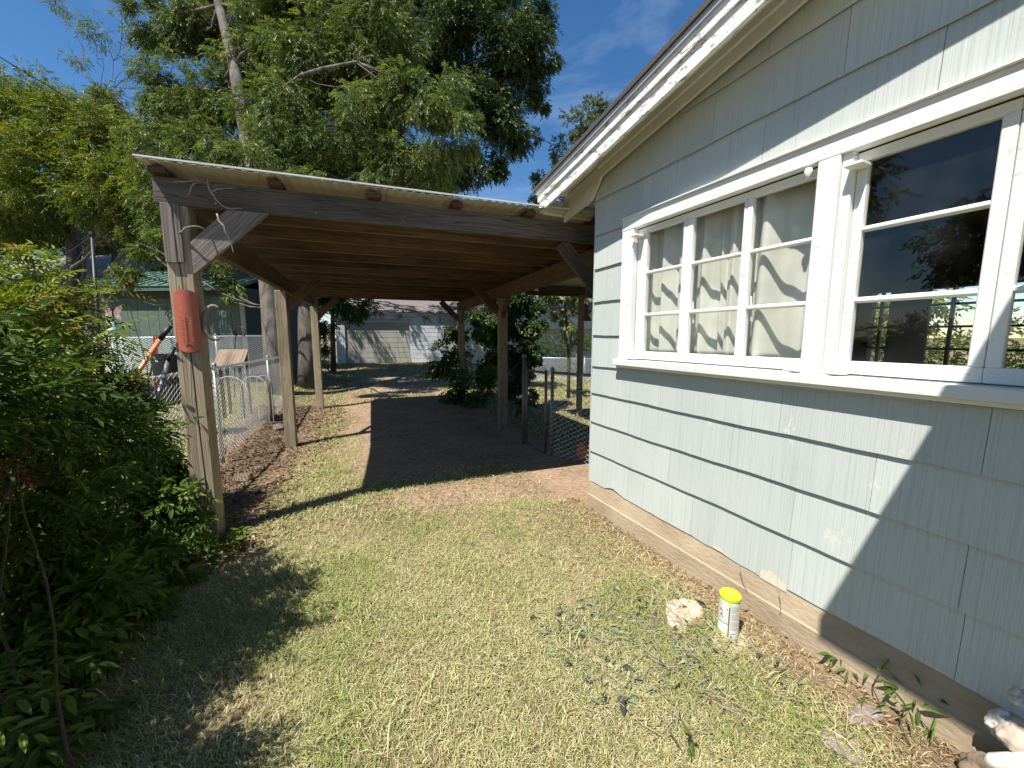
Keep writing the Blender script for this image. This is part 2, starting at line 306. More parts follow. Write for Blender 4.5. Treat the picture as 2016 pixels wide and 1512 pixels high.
M['shed_trim'] = plain('shed_pale_trim', (0.40, 0.41, 0.33), 0.7, scale=5, var=0.2)
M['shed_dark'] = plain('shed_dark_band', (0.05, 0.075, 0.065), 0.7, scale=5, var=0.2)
M['shingles'] = plain('grey_shingles', (0.23, 0.225, 0.235), 0.95, scale=6, stretch=(1, 1, 9), var=0.4, bump=0.5)
M['shingles_brown'] = plain('brown_shingles', (0.20, 0.175, 0.165), 0.95, scale=5, stretch=(1, 1, 5), c2=(0.11, 0.095, 0.09), bump=0.5)
M['clap'] = plain('white_clapboard', (0.66, 0.68, 0.70), 0.6, scale=3, var=0.25, bump=0.1)
M['cream'] = plain('cream_siding', (0.66, 0.62, 0.50), 0.6, scale=3, var=0.12, bump=0.05)
M['door_panel'] = plain('garage_door_paint', (0.44, 0.42, 0.37), 0.6, scale=3, var=0.2, bump=0.05)
M['concrete'] = plain('old_concrete', (0.42, 0.38, 0.33), 0.9, scale=8, var=0.25, bump=0.4)
M['stone_pink'] = plain('pinkish_stone', (0.34, 0.27, 0.24), 0.95, scale=26, c2=(0.15, 0.115, 0.105), bump=1.0, bscale=40)
M['stone_pale'] = plain('pale_stone', (0.52, 0.42, 0.34), 0.95, scale=16, c2=(0.40, 0.31, 0.25), bump=0.6, bscale=50)
M['stone_white'] = plain('white_coral_stone', (0.60, 0.58, 0.54), 0.95, scale=20, c2=(0.40, 0.36, 0.33), bump=1.0, bscale=30)
M['stone_brown'] = plain('brown_rock', (0.27, 0.20, 0.13), 0.95, scale=10, c2=(0.12, 0.09, 0.065), bump=1.0, bscale=30)
M['orange'] = plain('orange_fibreglass', (0.62, 0.17, 0.07), 0.45, scale=8, c2=(0.60, 0.30, 0.13), bump=0.1)
M['red_frame'] = plain('red_steel', (0.50, 0.05, 0.035), 0.4, scale=10)
M['lime'] = plain('lime_plastic', (0.55, 0.75, 0.02), 0.35, scale=8, var=0.06, bump=0.0)
M['can'] = plain('can_label_green', (0.62, 0.70, 0.62), 0.4, scale=8, c2=(0.52, 0.62, 0.52), bump=0.02)
M['label_white'] = plain('label_white', (0.72, 0.70, 0.64), 0.45, scale=10, var=0.1, bump=0.0)
M['brownstrip'] = plain('label_brown', (0.20, 0.13, 0.09), 0.5, scale=30, bump=0.0); M['print'] = plain('label_print', (0.08, 0.10, 0.11), 0.5, scale=30, bump=0.0)
M['print_grey'] = plain('label_small_print', (0.36, 0.35, 0.32), 0.5, scale=30, bump=0.0); M['yellow'] = plain('label_yellow', (0.65, 0.62, 0.15), 0.5, scale=5, bump=0.0)
M['teal'] = plain('teal_glaze', (0.18, 0.46, 0.44), 0.4, scale=20, c2=(0.5, 0.6, 0.56)); M['pinkwing'] = plain('pink_wing', (0.50, 0.33, 0.28), 0.5, scale=18, c2=(0.16, 0.09, 0.08), bump=0)
M['pvc'] = plain('white_pvc', (0.72, 0.72, 0.64), 0.4, scale=5, var=0.1)
M['bulb'] = glassmat('bulb_glass', (0.85, 0.87, 0.87), 0.35)
M['copper'] = plain('rusty_lantern', (0.17, 0.05, 0.035), 0.6, 0.2, scale=14)
M['plank_warm'] = wood('brown_plank', (0.25, 0.18, 0.13), (0.13, 0.095, 0.07), dens=0.8)  # brown board wood for the bench top
M['terracotta'] = plain('terracotta', (0.42, 0.17, 0.08), 0.85, scale=12)
# ------------------------------------------------------------------ ground
def gz(x, y):
    x = np.asarray(x, float); y = np.asarray(y, float)
    z = -0.15*sstep(3.2, 6.2, y)
    z = z + 0.10*sstep(14, 23, y)
    z = z + 0.42*sstep(-1.6, -5.5, x)*sstep(5.5, 11.5, y) + 0.28*sstep(7.5, 12.5, y)*sstep(0.2, -1.8, x)
    z = z + 0.018*(fbm(x*1.3, y*1.3)-0.5)*sstep(0.2, 1.2, np.abs(x-1.95)+0.15)
    return z
def lawnmask(x, y):
    n = fbm(x*1.7+3, y*1.7+9, 4); n2 = fbm(x*6+1, y*6+2, 3)
    near = 1-sstep(3.55, 4.3, y+0.9*(n-0.5)*2-0.10)*sstep(-0.3, 0.45, x+(n-0.5)*0.8)
    near = near*(1-0.9*sstep(0.55, 0.0, (y-3.05)*0+np.abs(y-(3.45-0.12*x)) - 0.15*n)*sstep(0.35, 0.7, x))
    strip = sstep(-0.75-.7*(y<2.9), -0.35-.6*(y<2.9), x-0.09*(y-3.4))
    side = sstep(2.0, 1.62, x+0.25*(n-0.5)+0.1*n2)
    m = near*strip*side
    back = sstep(9, 11, y)*(0.05+0.75*sstep(0.50, 0.62, n)+0.6*sstep(.6, -.3, x-.02*y))*1.0
    left = sstep(-1.35, -1.8, x)*sstep(4.5, 5.5, y)*1.0
    right = sstep(2.7, 3.2, x)*0.9
    back = np.clip(back, 0, .9); m = np.where(y > 9.5, back, m); m = np.maximum(m, left); m = np.maximum(m, np.where(y > 2.7, right, 0))
    m = m*(0.35+0.65*sstep(0.33, 0.5, n*0.6+n2*0.4))
    return np.clip(m, 0, 1)
def grid_axis(near0, near1, step, far0, far1):
    a = list(np.arange(near0, near1, step)); s = step
    lo = []; v = near0
    while v > far0: s *= 1.35; v -= s; lo.append(v)
    hi = []; v = a[-1]; s = step
    while v < far1: s *= 1.35; v += s; hi.append(v)
    return np.array(lo[::-1]+a+hi)
gx = grid_axis(-2.6, 3.6, 0.06, -600, 600); gy = grid_axis(0.0, 9.0, 0.06, -400, 900)
GX, GY = np.meshgrid(gx, gy); GZ = gz(GX, GY)
V = np.stack([GX.ravel(), GY.ravel(), GZ.ravel()], 1); nx = len(gx); ny = len(gy)
ii = (np.arange(ny-1)[:, None]*nx+np.arange(nx-1)[None]).ravel()
mk = lawnmask(GX, GY).ravel()[:, None]
tone = fbm(GX*3, GY*3, 3).ravel()[:, None]
soil = np.array([0.27, 0.19, 0.125])*(0.75+0.6*tone); straw = np.array([0.25, 0.19, 0.115])*(0.7+0.6*tone); turf = np.array([0.12, 0.125, 0.055])*(0.7+0.6*tone)
bed = (sstep(-0.35, -0.7, GX-0.09*(GY-3.4))*sstep(2.9, 3.3, GY)).ravel()[:, None]
fringe = sstep(1.35, 1.75, GX).ravel()[:, None]*(GY < 2.7).ravel()[:, None]
base = soil*(1-fringe)+straw*fringe; base = base*(1-bed)+bed*np.array([0.17, 0.12, 0.08])*(0.6+0.8*tone)
gcol = base*(1-mk)+(turf*0.75+straw*0.25)*mk
gm = arr_mesh('ground', V, quads=np.stack([ii, ii+1, ii+nx+1, ii+nx], 1), col=gcol, smooth=True)
def groundmat():
    m, n, b = newmat('ground_soil'); N = n.nodes.new; Lk = n.links.new
    a = N('ShaderNodeVertexColor'); a.layer_name = 'Col'; t = N('ShaderNodeTexCoord')
    z = N('ShaderNodeTexNoise'); z.inputs['Scale'].default_value = 22; z.inputs['Detail'].default_value = 10; z.inputs['Roughness'].default_value = 0.7; Lk(t.outputs['Object'], z.inputs[0])
    r = N('ShaderNodeMapRange'); r.inputs[1].default_value = 0.3; r.inputs[2].default_value = 0.7; r.inputs[3].default_value = 0.55; r.inputs[4].default_value = 1.45; Lk(z.outputs[0], r.inputs[0])
    s = N('ShaderNodeVectorMath'); s.operation = 'SCALE'; Lk(a.outputs[0], s.inputs[0]); Lk(r.outputs[0], s.inputs['Scale']); Lk(s.outputs[0], b.inputs['Base Color']); b.inputs['Roughness'].default_value = 1.0; b.inputs['Specular IOR Level'].default_value = 0.1
    bp = N('ShaderNodeBump'); bp.inputs['Strength'].default_value = 0.9; bp.inputs['Distance'].default_value = 0.02; Lk(z.outputs[0], bp.inputs['Height']); Lk(bp.outputs[0], b.inputs['Normal']); return m
M['ground'] = groundmat()
g = link('ground', gm, M['ground']); tag(g, 'sloping yard ground of brown soil and worn turf', kind='structure')
# ------------------------------------------------------------------ house
WX = 1.95
house = thing('house', (WX, 2.6, 0), 'pale green shingle-sided house with white windows and peeling white eave', 'house')
HB = MB()   # solid wall behind the siding, with the window opening
OY0, OY1, OZ0, OZ1 = -1.2, 2.14, 1.29, 2.19
HB.box((WX+.03, -5, .0), (WX+.13, OY0, 2.6)); HB.box((WX+.03, OY1, .0), (WX+.13, 2.58, 2.6))
HB.box((WX+.03, OY0, .0), (WX+.13, OY1, OZ0)); HB.box((WX+.03, OY0, OZ1), (WX+.13, OY1, 2.6))
HB.prism([(WX+.03, 2.58, 2.6), (WX+.03, 2.5, 2.66), (WX+.03, -1.5, 3.33), (WX+.03, -5, 2.75), (WX+.03, -5, 2.6)], (.1, 0, 0))
HB.box((WX+.13, 2.48, 0), (7.0, 2.58, 2.6)); HB.box((WX+.13, -5, 0), (7, -4.9, 2.6))
HB.box((6.9, -4.9, 0), (7.0, 2.48, 2.6))
HB.build('wall', M['siding'], house)
# room inside the second window
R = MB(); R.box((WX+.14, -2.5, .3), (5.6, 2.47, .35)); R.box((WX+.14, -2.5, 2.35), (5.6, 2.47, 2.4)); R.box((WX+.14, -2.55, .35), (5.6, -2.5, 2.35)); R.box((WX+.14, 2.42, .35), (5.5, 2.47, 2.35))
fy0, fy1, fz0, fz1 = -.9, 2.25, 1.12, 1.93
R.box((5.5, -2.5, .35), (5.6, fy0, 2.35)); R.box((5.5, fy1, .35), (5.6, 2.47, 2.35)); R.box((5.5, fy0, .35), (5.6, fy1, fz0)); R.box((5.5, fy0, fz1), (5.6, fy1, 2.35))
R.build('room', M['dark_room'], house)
# outer wall on the far side gets its opening too
fw_ = MB(); 
b = bpy.data.objects['wall']; 
cut = MB(); cut.box((6.5, fy0-.3, fz0-.2), (7.3, fy1+.3, fz1+.2)); co_ = cut.build('tmpcut', M['dark_room'])
md = b.modifiers.new('opening', 'BOOLEAN'); md.object = co_; md.solver = 'EXACT'
dg = bpy.context.evaluated_depsgraph_get(); nm = bpy.data.meshes.new_from_object(b.evaluated_get(dg)); b.modifiers.clear(); b.data = nm; bpy.data.objects.remove(co_)
fb = MB()
y = fy0+.1
while y < fy1: fb.box((5.52, y-.014, fz0), (5.55, y+.014, fz1)); y += .27
for z in (1.33, 1.55, 1.77): fb.box((5.515, fy0, z-.011), (5.555, fy1, z+.011))
fb.build('far_window_bars', M['bars'], house)
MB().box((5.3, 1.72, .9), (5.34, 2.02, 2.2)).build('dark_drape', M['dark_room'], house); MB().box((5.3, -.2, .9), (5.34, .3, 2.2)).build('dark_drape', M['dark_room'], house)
# concrete footing
ft = MB(); ft.prism([(WX-.035, 2.57, -.3), (WX-.028, 2.57, .12), (WX-.020, 2.57, .125), (WX+.012, 2.57, .30), (WX+.12, 2.57, .30), (WX+.12, 2.57, -.3)], (0, -7.5, 0))
ft.box((WX+.12, 2.45, -.3), (7, 2.56, .3))
ft.build('footing', M['footing'], house)
# siding courses
CZ = [0.236, 0.497, 0.745, 0.988, 1.215, 1.462, 1.723, 1.986, 2.241, 2.504, 2.76, 3.02, 3.28]
JO = {0: [.444, .999, 1.56, 2.12], 1: [.46, 1.01, 1.75], 2: [.73, 1.34, 2.0], 3: [.455, 1.1, 1.85], 4: [.6, 1.25, 1.9], 5: [], 6: [], 7: [], 8: [.68, 1.286, 2.10], 9: [.97, 1.57, 2.15], 10: [.7, 1.29, 1.84], 11: [.4, 1.0], 12: [.6]}
def rakez(y): return 2.66+(2.5-y)*0.166
def strip(i, y0, y1, z0, z1, wav=True, ragged=None):
    """one shingle: thin tapering plate with an uneven lower edge"""
    n = max(2, int((y1-y0)/.05)); ys = np.linspace(y0, y1, n+1)
    lo = z0+(.0026*np.sin(ys*4.1+i*1.7)+.0016*np.sin(ys*13+i*2.3)+.0007*np.sin(ys*41+i) if wav else 0)
    if ragged is not None:
        lo = lo+ragged(ys)
    V = []; xo = WX; xi = WX+.012
    zt = [min(z1+.034, rakez(v)+.02) if z1 < 1.22 or z1 > 1.25 else z1 for v in ys]
    for k in range(n+1):
        for (x, z) in ((xo-.0065, lo[k]), (xo+.008, zt[k]), (xo+.012, zt[k]), (xo-.003, lo[k])): V.append((x, ys[k], z))
    Q = []
    for k in range(n):
        a = k*4; b_ = a+4
        for j in range(4): Q.append((a+j, b_+j, b_+(j+1) % 4, a+(j+1) % 4))
    Q += [(0, 1, 2, 3), (n*4+3, n*4+2, n*4+1, n*4)]
    mb = MB(); mb.add(V, Q); return mb.build('siding_shingle', M['siding'], house)
def rag0(ys):
    r = np.zeros_like(ys)
    r += .045*np.exp(-((ys-2.30)/.035)**2)+.02*np.exp(-((ys-2.22)/.04)**2)
    r += .012*sstep(1.0, 1.05, ys)*0
    return r
def rag1(ys): return rag0(ys)-.022*np.clip((1.32-ys)/.3, 0, 1)-.004*np.sin(ys*31)
for i in range(len(CZ)-1):
    z0, z1 = CZ[i], CZ[i+1]
    js = [-1.6, -1.0, -.4, .1]+JO[i] if JO[i] else [-1.6, -1.0]
    segs = [-4.9, -3.6, -2.4]+js+[2.592]
    for a, b_ in zip(segs[:-1], segs[1:]):
        g_ = .002 if (a, b_) else 0
        lo, hi = a+.0009, b_-.0009
        if 5 <= i <= 7 or (i == 8) or i == 4:
            # keep clear of the window trim
            if z1 > OZ0-.02 and z0 < OZ1+.06:
                pieces = []
                if i in (5, 6, 7):
                    if hi > 2.25: strip(i, 2.255, 2.592, z0, z1)
                    continue
                if i == 4:
                    strip(i, max(lo, -4.9), hi, z0, min(z1, 1.235 if lo < 2.2 else z1)) if hi <= 2.26 else (strip(i, lo, 2.24, z0, 1.235), strip(i, 2.2405, hi, z0, z1))
                    continue
                if i == 8:
                    zz = 2.27
                    strip(i, lo, hi, zz if hi < 2.3 else z0, z1) if hi < 2.3 else (strip(i, 2.258, hi, z0, z1), strip(i, lo, 2.256, zz, z1))
                    continue
        top = rakez((lo+hi)/2)
        if z0 > rakez(lo)-.02: continue
        if z0 > rakez(hi): hi = min(hi, 2.5-(z0-2.66)/.166-.02)
        if hi-lo < .05: continue
        dz = {0: (-.012 if a == .999 else .0)}.get(i, 0)+(.02 if (i == 0 and a == .444) else 0)
        strip(i, lo, hi, z0+dz*0, z1, ragged=(rag1 if a == .999 else rag0) if i == 0 else None)
# left unsided window row: shingles left of the window are built above; corner strip
MB().box((WX-.004, 2.588, .24), (WX+.05, 2.60, 2.55)).build('corner_strip', M['siding'], house)
def patch(y0, y1, z0, hh, seed, m):
    q = np.random.default_rng(seed); n = 16; ys = np.linspace(y0, y1, n); V = []; Q = []
    zt = z0+hh*(.35+.65*np.sin(np.linspace(.15, 2.9, n))**.6)*(.7+.6*q.random(n))
    xf = lambda z, zb: WX-.0065+(z-zb)*.0135/.28-.0012
    for y_, z_ in zip(ys, zt): V += [(xf(z0, z0), y_, z0), (xf(z_, z0), y_, z_)]
    for k in range(n-1): Q.append((2*k, 2*k+2, 2*k+3, 2*k+1))
    mb = MB(); mb.add(V, Q); return mb.build('peeled_paint_patch', m, house)
patch(1.005, 1.13, .217, .055, 4, M['bare']); patch(1.34, 1.40, .238, .02, 6, M['bare']); patch(.46, .53, .240, .02, 8, M['bare']); patch(1.86, 1.90, .240, .018, 9, M['bare'])
# frieze board, soffit planks, fascia, drip edge, roof
def rk(x, y, dz=0): return np.array([x, y, 2.66+(2.5-y)*.166+dz])
def rakeboard(name, x0, x1, y0, y1, dz0, dz1, m, n=1, parent=house, plumb=False, bevel=.002):
    mb = MB(); A = rk(x0, y0); B = rk(x0, y1)
    mb.prism([rk(x0, y0, dz0), rk(x0, y1, dz0), rk(x0, y1, dz1), rk(x0, y0, dz1)], (x1-x0, 0, 0)); return mb.build(name, m, parent, bevel=bevel)
rakeboard('frieze_board', WX-.028, WX-.008, 2.50, -5, 0, .085, M['soffit'])
rakeboard('frieze_moulding', WX-.05, WX-.0285, 2.53, -5, .06, .10, M['soffit'])
mb = MB(); mb.prism([(WX-.03, 2.5, 2.66), (WX-.03, 2.62, 2.52), (WX-.03, 3.02, 2.45), (WX-.03, 3.02, 2.65), (WX-.03, 2.5, 2.745)], (.022, 0, 0)); mb.build('lookout_board', M['soffit'], house, bevel=.002)
y = 3.02; k = 0
while y > -5:
    wdt = .14 if k % 3 else .15
    mb = MB(); y1 = max(y-wdt+.003, -5)
    mb.prism([rk(1.722, y, .098), rk(1.722, y1, .098), rk(1.722, y1, .118), rk(1.722, y, .118)], (WX+.05-1.722, 0, 0)); mb.build('soffit_plank', M['soffit'], house); y -= wdt; k += 1
rakeboard('fascia_board', 1.697, 1.720, 3.06, -5, -.055, .075, M['fascia'])
rakeboard('fascia_upper', 1.683, 1.6965, 3.065, -5, .035, .112, M['fascia'])
rakeboard('drip_edge', 1.668, 1.6825, 3.07, -5, .098, .128, M['drip'], bevel=0)
mb = MB(); mb.box((1.72, 3.03, 2.50), (6.9, 3.05, 2.63)); mb.build('eave_board', M['soffit'], house)
mb = MB(); mb.prism([rk(1.655, 3.11, .129), rk(1.655, -1.5, .129), (1.655, -6, 2.62), (1.655, -6, 2.66), rk(1.655, -1.5, .165), rk(1.655, 3.11, .155)], (5.6, 0, 0)); mb.build('roof', M['shingle_edge'], house)
# window unit
def wbox(name, y0, y1, z0, z1, x0, x1, m=M['white'], parent=house, bevel=.003): return MB().box((WX+x0, y0, z0), (WX+x1, y1, z1)).build(name, m, parent, bevel=bevel)
wbox('window_head_trim', -4, 2.257, 2.192, 2.272, -.022, .03)
wbox('window_head_drip', -4, 2.262, 2.2725, 2.281, -.036, .03)
wbox('window_jamb_trim', 2.142, 2.254, 1.288, 2.1915, -.020, .03)
wbox('window_sill', -4, 2.275, 1.243, 1.2865, -.058, .09)
wbox('window_sill_apron', -4, 2.262, 1.226, 1.2425, -.034, .03)
wbox('window_mullion', .945, 1.026, 1.2875, 2.1915, -.022, .06)
wbox('window_mullion_edge', .905, .9435, 1.2875, 2.1915, -.006, .05)
wbox('window_mullion_edge', 1.0275, 1.036, 1.2875, 2.1915, -.004, .05)
wbox('window_mullion', -.62, -.52, 1.2875, 2.1915, -.022, .06)
XS = .022
def sash(panes, y0, y1, name='window_sash'):
    """panes: list of glass (ya, yb); frame fills the rest"""
    s = MB(); zt, zb = 2.185, 1.295
    gt, gb = 2.148, 1.348
    s.box((WX+XS, y0, gt), (WX+XS+.035, y1, zt)); s.box((WX+XS, y0, zb), (WX+XS+.035, y1, gb))
    es = [y0]+[v for p in panes for v in p]+[y1]
    for a, b_ in zip(es[0::2], es[1::2]): s.box((WX+XS+.0005, a+.0005, gb), (WX+XS+.0345, b_-.0005, gt))
    f = s.build(name, M['white'], house, bevel=.003)
    for a, b_ in panes:
        for z in (1.600, 1.884): MB().prism([(WX+XS+.003, a-.004, z-.004), (WX+XS+.003, a-.004, z+.006), (WX+XS+.022, a-.004, z+.013), (WX+XS+.022, a-.004, z-.012)], (0, b_-a+.008, 0)).build('muntin', M['white'], f)
        MB().box((WX+XS+.020, a-.002, gb-.002), (WX+XS+.023, b_+.002, gt+.002)).build('pane', M['glass'], f)
    return f
sash([(1.757, 2.052)], 1.728, 2.138); sash([(1.378, 1.688)], 1.362, 1.727); sash([(1.020+.012, 1.330)], 1.0365, 1.361)
sash([(.530, .868)], .492, .904); sash([(.12, .455)], .085, .491); sash([(-.3, .05)], -.5, .084)
# latch ears of old paint-covered wooden stops at the trim corners
for yy, zz in ((2.105, 2.125), (.885, 2.118), (2.115, 1.292), (1.05, 1.292), (.885, 1.292)):
    MB().box((WX-.055, yy-.03, zz), (WX+.02, yy+.03, zz+.014)).build('shutter_hinge_block', M['white'], house, bevel=.004)
for yy in (1.062,): MB().lathe([(0, .05), (.012, .05), (.017, .035), (.012, .02), (.008, 0), (0, 0)], 10, (WX-.02, yy, 2.13)).build('shutter_hinge_block', M['white'], house, True)
for yy in (1.69, 1.332): board('sash_stay', (WX+.045, yy-.012, 1.66), (WX+.05, yy-.02, 1.53), .01, .006, M['white'], house, up=(1, 0, 0))
# curtains
def curtain(y0, y1, amp, ph, label, ncyc):
    ny_, nz_ = 90, 26; ys = np.linspace(y0, y1, ny_); zs = np.linspace(1.335, 2.20, nz_)
    Yg, Zg = np.meshgrid(ys, zs); t = (Yg-y0)/(y1-y0)
    swell = 1.0+.5*(2.2-Zg)
    X = 2.068 + amp*swell*np.sin(t*ncyc*2*math.pi+ph+.35*np.sin(Zg*2.3+ph)) + .35*amp*np.sin(t*ncyc*4.7*math.pi+ph*2) + .006*(fbm(Yg*14, Zg*14)-.5)*4*sstep(.08, .0, np.minimum(t, 1-t))
    V = np.stack([X.ravel(), Yg.ravel(), Zg.ravel()], 1); i0 = (np.arange(nz_-1)[:, None]*ny_+np.arange(ny_-1)[None]).ravel()
    me = arr_mesh('curtain', V, quads=np.stack([i0, i0+1, i0+ny_+1, i0+ny_], 1), smooth=True)
    o = link('curtain', me, M['cloth']); md = o.modifiers.new('t', 'SOLIDIFY'); md.thickness = .003; return tag(o, label, 'curtain', 'grey curtains behind the three-part window')
curtain(1.555, 2.15, .018, .5, 'grey cloth curtain half nearest the carport, behind the left panes', 4)
curtain(1.35, 1.55, .014, 2.0, 'narrow grey curtain half gathered behind the middle pane', 2.2)
curtain(.99, 1.348, .036, 3.6, 'grey curtain with deep folds behind the right pane of the left window', 1.35)
rodo = MB().tube([(2.085, .96, 2.215), (2.085, 2.2, 2.215)], .009, 8).build('curtain_rod', M['bars']); tag(rodo, 'dark curtain rod above the grey curtains inside the window', 'curtain rod')
# porch roof along the same wall, beyond the right edge
porch = thing('porch_roof', (1.4, -.6, 2.45), 'flat porch roof on the house wall outside the right edge', 'porch roof')
MB().prism([(.745, .355, 2.43), (1.93, .18, 2.43), (1.93, -2.2, 2.43), (.745, -2.2, 2.43)], (0, 0, .14)).build('deck', M['white'], porch)
board('porch_post', (.92, -2.1, 0), (.92, -2.1, 2.43), .1, .1, M['white'], porch)
board('porch_post', (.97, -.9, 0), (.97, -.9, 2.43), .1, .1, M['white'], porch)
# ------------------------------------------------------------------ carport
car = thing('carport', cp(1.65, 0, 0), 'open timber carport with cream corrugated roof beside the house', 'carport')
UR = 3.25
for (u, v) in ((0.0, 0), (0.0, 3.0), (0.02, 6.15)):
    c = cp(u+.07, v+.07, 0); t_ = 2.30 if v == 0 else 2.09
    board('post', (c[0], c[1], -.35), (c[0], c[1], t_), .14, .14, M['post'], car, up=tuple(AV), bevel=.006)
for (u, v) in ((UR+.10, .0), (UR, 2.95), (UR, 6.15)):
    c = cp(u+.07, v+.07, 0); board('post', (c[0], c[1], -.4), (c[0], c[1], 2.09), .14, .14, M['post'], car, up=tuple(AV), bevel=.006)
# split crack down the first post: its inner shade drawn as a thin black strip on the face
ck = MB()
pts = [(.062, 2.28), (.070, 1.9), (.078, 1.6), (.082, 1.2), (.085, .8), (.092, .4), (.095, .02)]
for (u0, z0), (u1, z1) in zip(pts[:-1], pts[1:]): ck.prism([cp(u0-.003, -.0015, z0), cp(u1-.003, -.0015, z1), cp(u1+.003, -.0015, z1), cp(u0+.003, -.0015, z0)], AV*.001)
ck.build('crack', M['black'], car)
board('notched_cap', cp(.034, -.012, 1.93), cp(.034, -.012, 2.30), .062, .022, M['brace'], car, up=tuple(AV), bevel=.002)
board('notched_cap', cp(.083, -.010, 1.935), cp(.083, -.010, 2.30), .034, .018, M['brace'], car, up=tuple(AV), bevel=.002)
board('side_beam', cp(.105, .145, 2.19), cp(.105, 6.45, 2.19), .075, .205, M['rafter'], car, bevel=.004)
board('side_beam', cp(UR+.06, .145, 2.19), cp(UR+.06, 6.45, 2.19), .075, .205, M['rafter'], car, bevel=.004)
board('front_beam', cp(-.03, .02, 2.383), cp(UR+.25, .02, 2.383), .045, .168, M['beam'], car, bevel=.004)
for k in range(14):
    v = .30+k*.455
    board('rafter', cp(.0, v, 2.375), cp(UR+.18, v, 2.375), .04, .155, M['rafter'], car, bevel=.003)
for u in (.02, .66, 1.30, 1.92, 2.55, 3.2): board('purlin', cp(u, -.06, 2.487), cp(u, 6.5, 2.487), .085, .038, M['purlin_end'], car, bevel=.002)
def corrugated(name, u0, u1, v0, v1, z, m, parent, pitch=.068, amp=.0045, fn=cp, th=.0025, along='v'):
    n = int((u1-u0)/pitch)*6; us = np.linspace(u0, u1, n+1); V = []
    for vv in (v0, v1):
        for t_ in (0, th):
            for u in us: V.append(fn(u, vv, z+amp*math.sin(2*math.pi*(u-u0)/pitch)+t_))
    k = n+1; Q = []
    for j in range(n): Q += [(j, j+1, 2*k+j+1, 2*k+j), (k+j, 3*k+j, 3*k+j+1, k+j+1), (j, k+j, k+j+1, j+1), (2*k+j, 2*k+j+1, 3*k+j+1, 3*k+j)]
    mb = MB(); mb.add(V, Q); return mb.build(name, m, parent, smooth=False)
us_ = [-.06, .64, 1.36, 2.08, 2.80, UR+.28]
for k in range(5): corrugated('roof_sheet', us_[k], us_[k+1]+.02, -.10-.004*(k % 2), 6.62, 2.522+.0035*(k % 2), M['sheet'], car)
board('edge_flashing', cp(-.066, -.11, 2.535), cp(UR+.2, -.11, 2.538), .012, .010, M['clap'], car, bevel=0)
board('light_stop_board', cp(UR+.22, .1, 2.385), cp(UR+.22, 6.5, 2.385), .03, .17, M['rafter'], car)  # added to shut out daylight leaking in along the right side
def brace(u0, s, v, m=M['rafter'], zt=2.30, a=.36, b_=.60, z0=1.86, z1=2.08, th=.038):
    MB().prism([cp(u0, v, z0), cp(u0+s*b_, v, zt-.001), cp(u0+s*a, v, zt-.001), cp(u0, v, z1)], AV*th).build('brace', m, car, bevel=.002)
def gbrace(p0, p1, wd, th, m, up): board('brace', p0, p1, wd, th, m, car, up=up, bevel=.002)
def fbrace(u0, sgn, v, m, L_=.46, zt=2.29): gbrace(cp(u0, v, zt-L_), cp(u0+sgn*L_, v, zt), .038, .13, m, tuple(np.array([0, 0, 1.])+0*AV))
def miter(poly, v, th, m):
    X = Vector(RV+np.array([0, 0, 1.0])).normalized(); Z = Vector(AV); Y = Z.cross(X); c = Vector(cp(poly[0][0], v, poly[0][1]))
    mt = Matrix(((X.x, Y.x, Z.x, c.x), (X.y, Y.y, Z.y, c.y), (X.z, Y.z, Z.z, c.z), (0, 0, 0, 1))); inv = mt.inverted()
    P = [tuple(inv @ Vector(cp(u, v, z))) for u, z in poly]; o = MB().prism(P, (0, 0, th)).build('brace', m, None, bevel=.002); o.matrix_basis = mt; return attach(o, car)
miter([(.1405, 1.86), (.1405, 2.07), (.36, 2.2985), (.60, 2.2985)], -.004, .038, M['brace'])
for v, L_ in ((3.05, .42), (6.2, .42)):
    fbrace(.14, 1, v, M['rafter'], L_); fbrace(UR, -1, v, M['rafter'], L_)
fbrace(UR+.05, -1, .04, M['beam'], .42)
for u in (.07, UR+.06):
    for v, sgn in ((3.0, -1), (3.15, 1), (6.2, -1)):
        if u < 1 and sgn < 0: continue
        board('brace', cp(u, v, 1.78), cp(u, v+sgn*.36, 2.12), .038, .1, M['rafter'], car, up=(0, 0, 1), bevel=.002)
for k in range(5): MB().box(tuple(cp(.3+k*.6, -.004, 2.33)-.006), tuple(cp(.3+k*.6, -.004, 2.33)+.006)).build('nail_head', M['galv_rust'], car)
# thermometer and horn on the first post
thm = thing('thermometer', cp(.07, -.03, 1.5), 'large red tin thermometer board with curved face on the front post', 'thermometer')
def domed(u0, u1, z0, z1, rise, n=14, rr=.035):
    mb = MB(); V = []; nz_ = 22
    for zi in range(nz_+1):
        z = z0+(z1-z0)*zi/nz_
        for j in range(n+1):
            t_ = j/n; u = u0+(u1-u0)*t_; bow = math.sin(math.pi*t_)
            zz = z+.022*bow*(zi/nz_-.5)*2
            V.append(cp(u, -.010-rise*(bow**.85), zz))
        for j in range(n, -1, -1):
            t_ = j/n; u = u0+(u1-u0)*t_; bow = math.sin(math.pi*t_); zz = z+.022*bow*(zi/nz_-.5)*2
            V.append(cp(u, -.0-(rise-.012)*(bow**.85), zz))
    k = 2*(n+1); Q = [(i*k+j, i*k+(j+1) % k, (i+1)*k+(j+1) % k, (i+1)*k+j) for i in range(nz_) for j in range(k)]
    for i in (0, nz_):
        for j in range(n): Q.append((i*k+j, i*k+j+1, i*k+k-2-j, i*k+k-1-j))
    mb.add(V, Q); return mb
TZ0, TZ1, TU0, TU1 = 1.368, 1.738, .020, .152
domed(TU0, TU1, TZ0, TZ1, .030).build('dial_plate', M['redtin'], thm)
tm = TU0+(TU1-TU0)*.5; TV = -.0435
MB().box((0, 0, 0), (1, 1, 1))
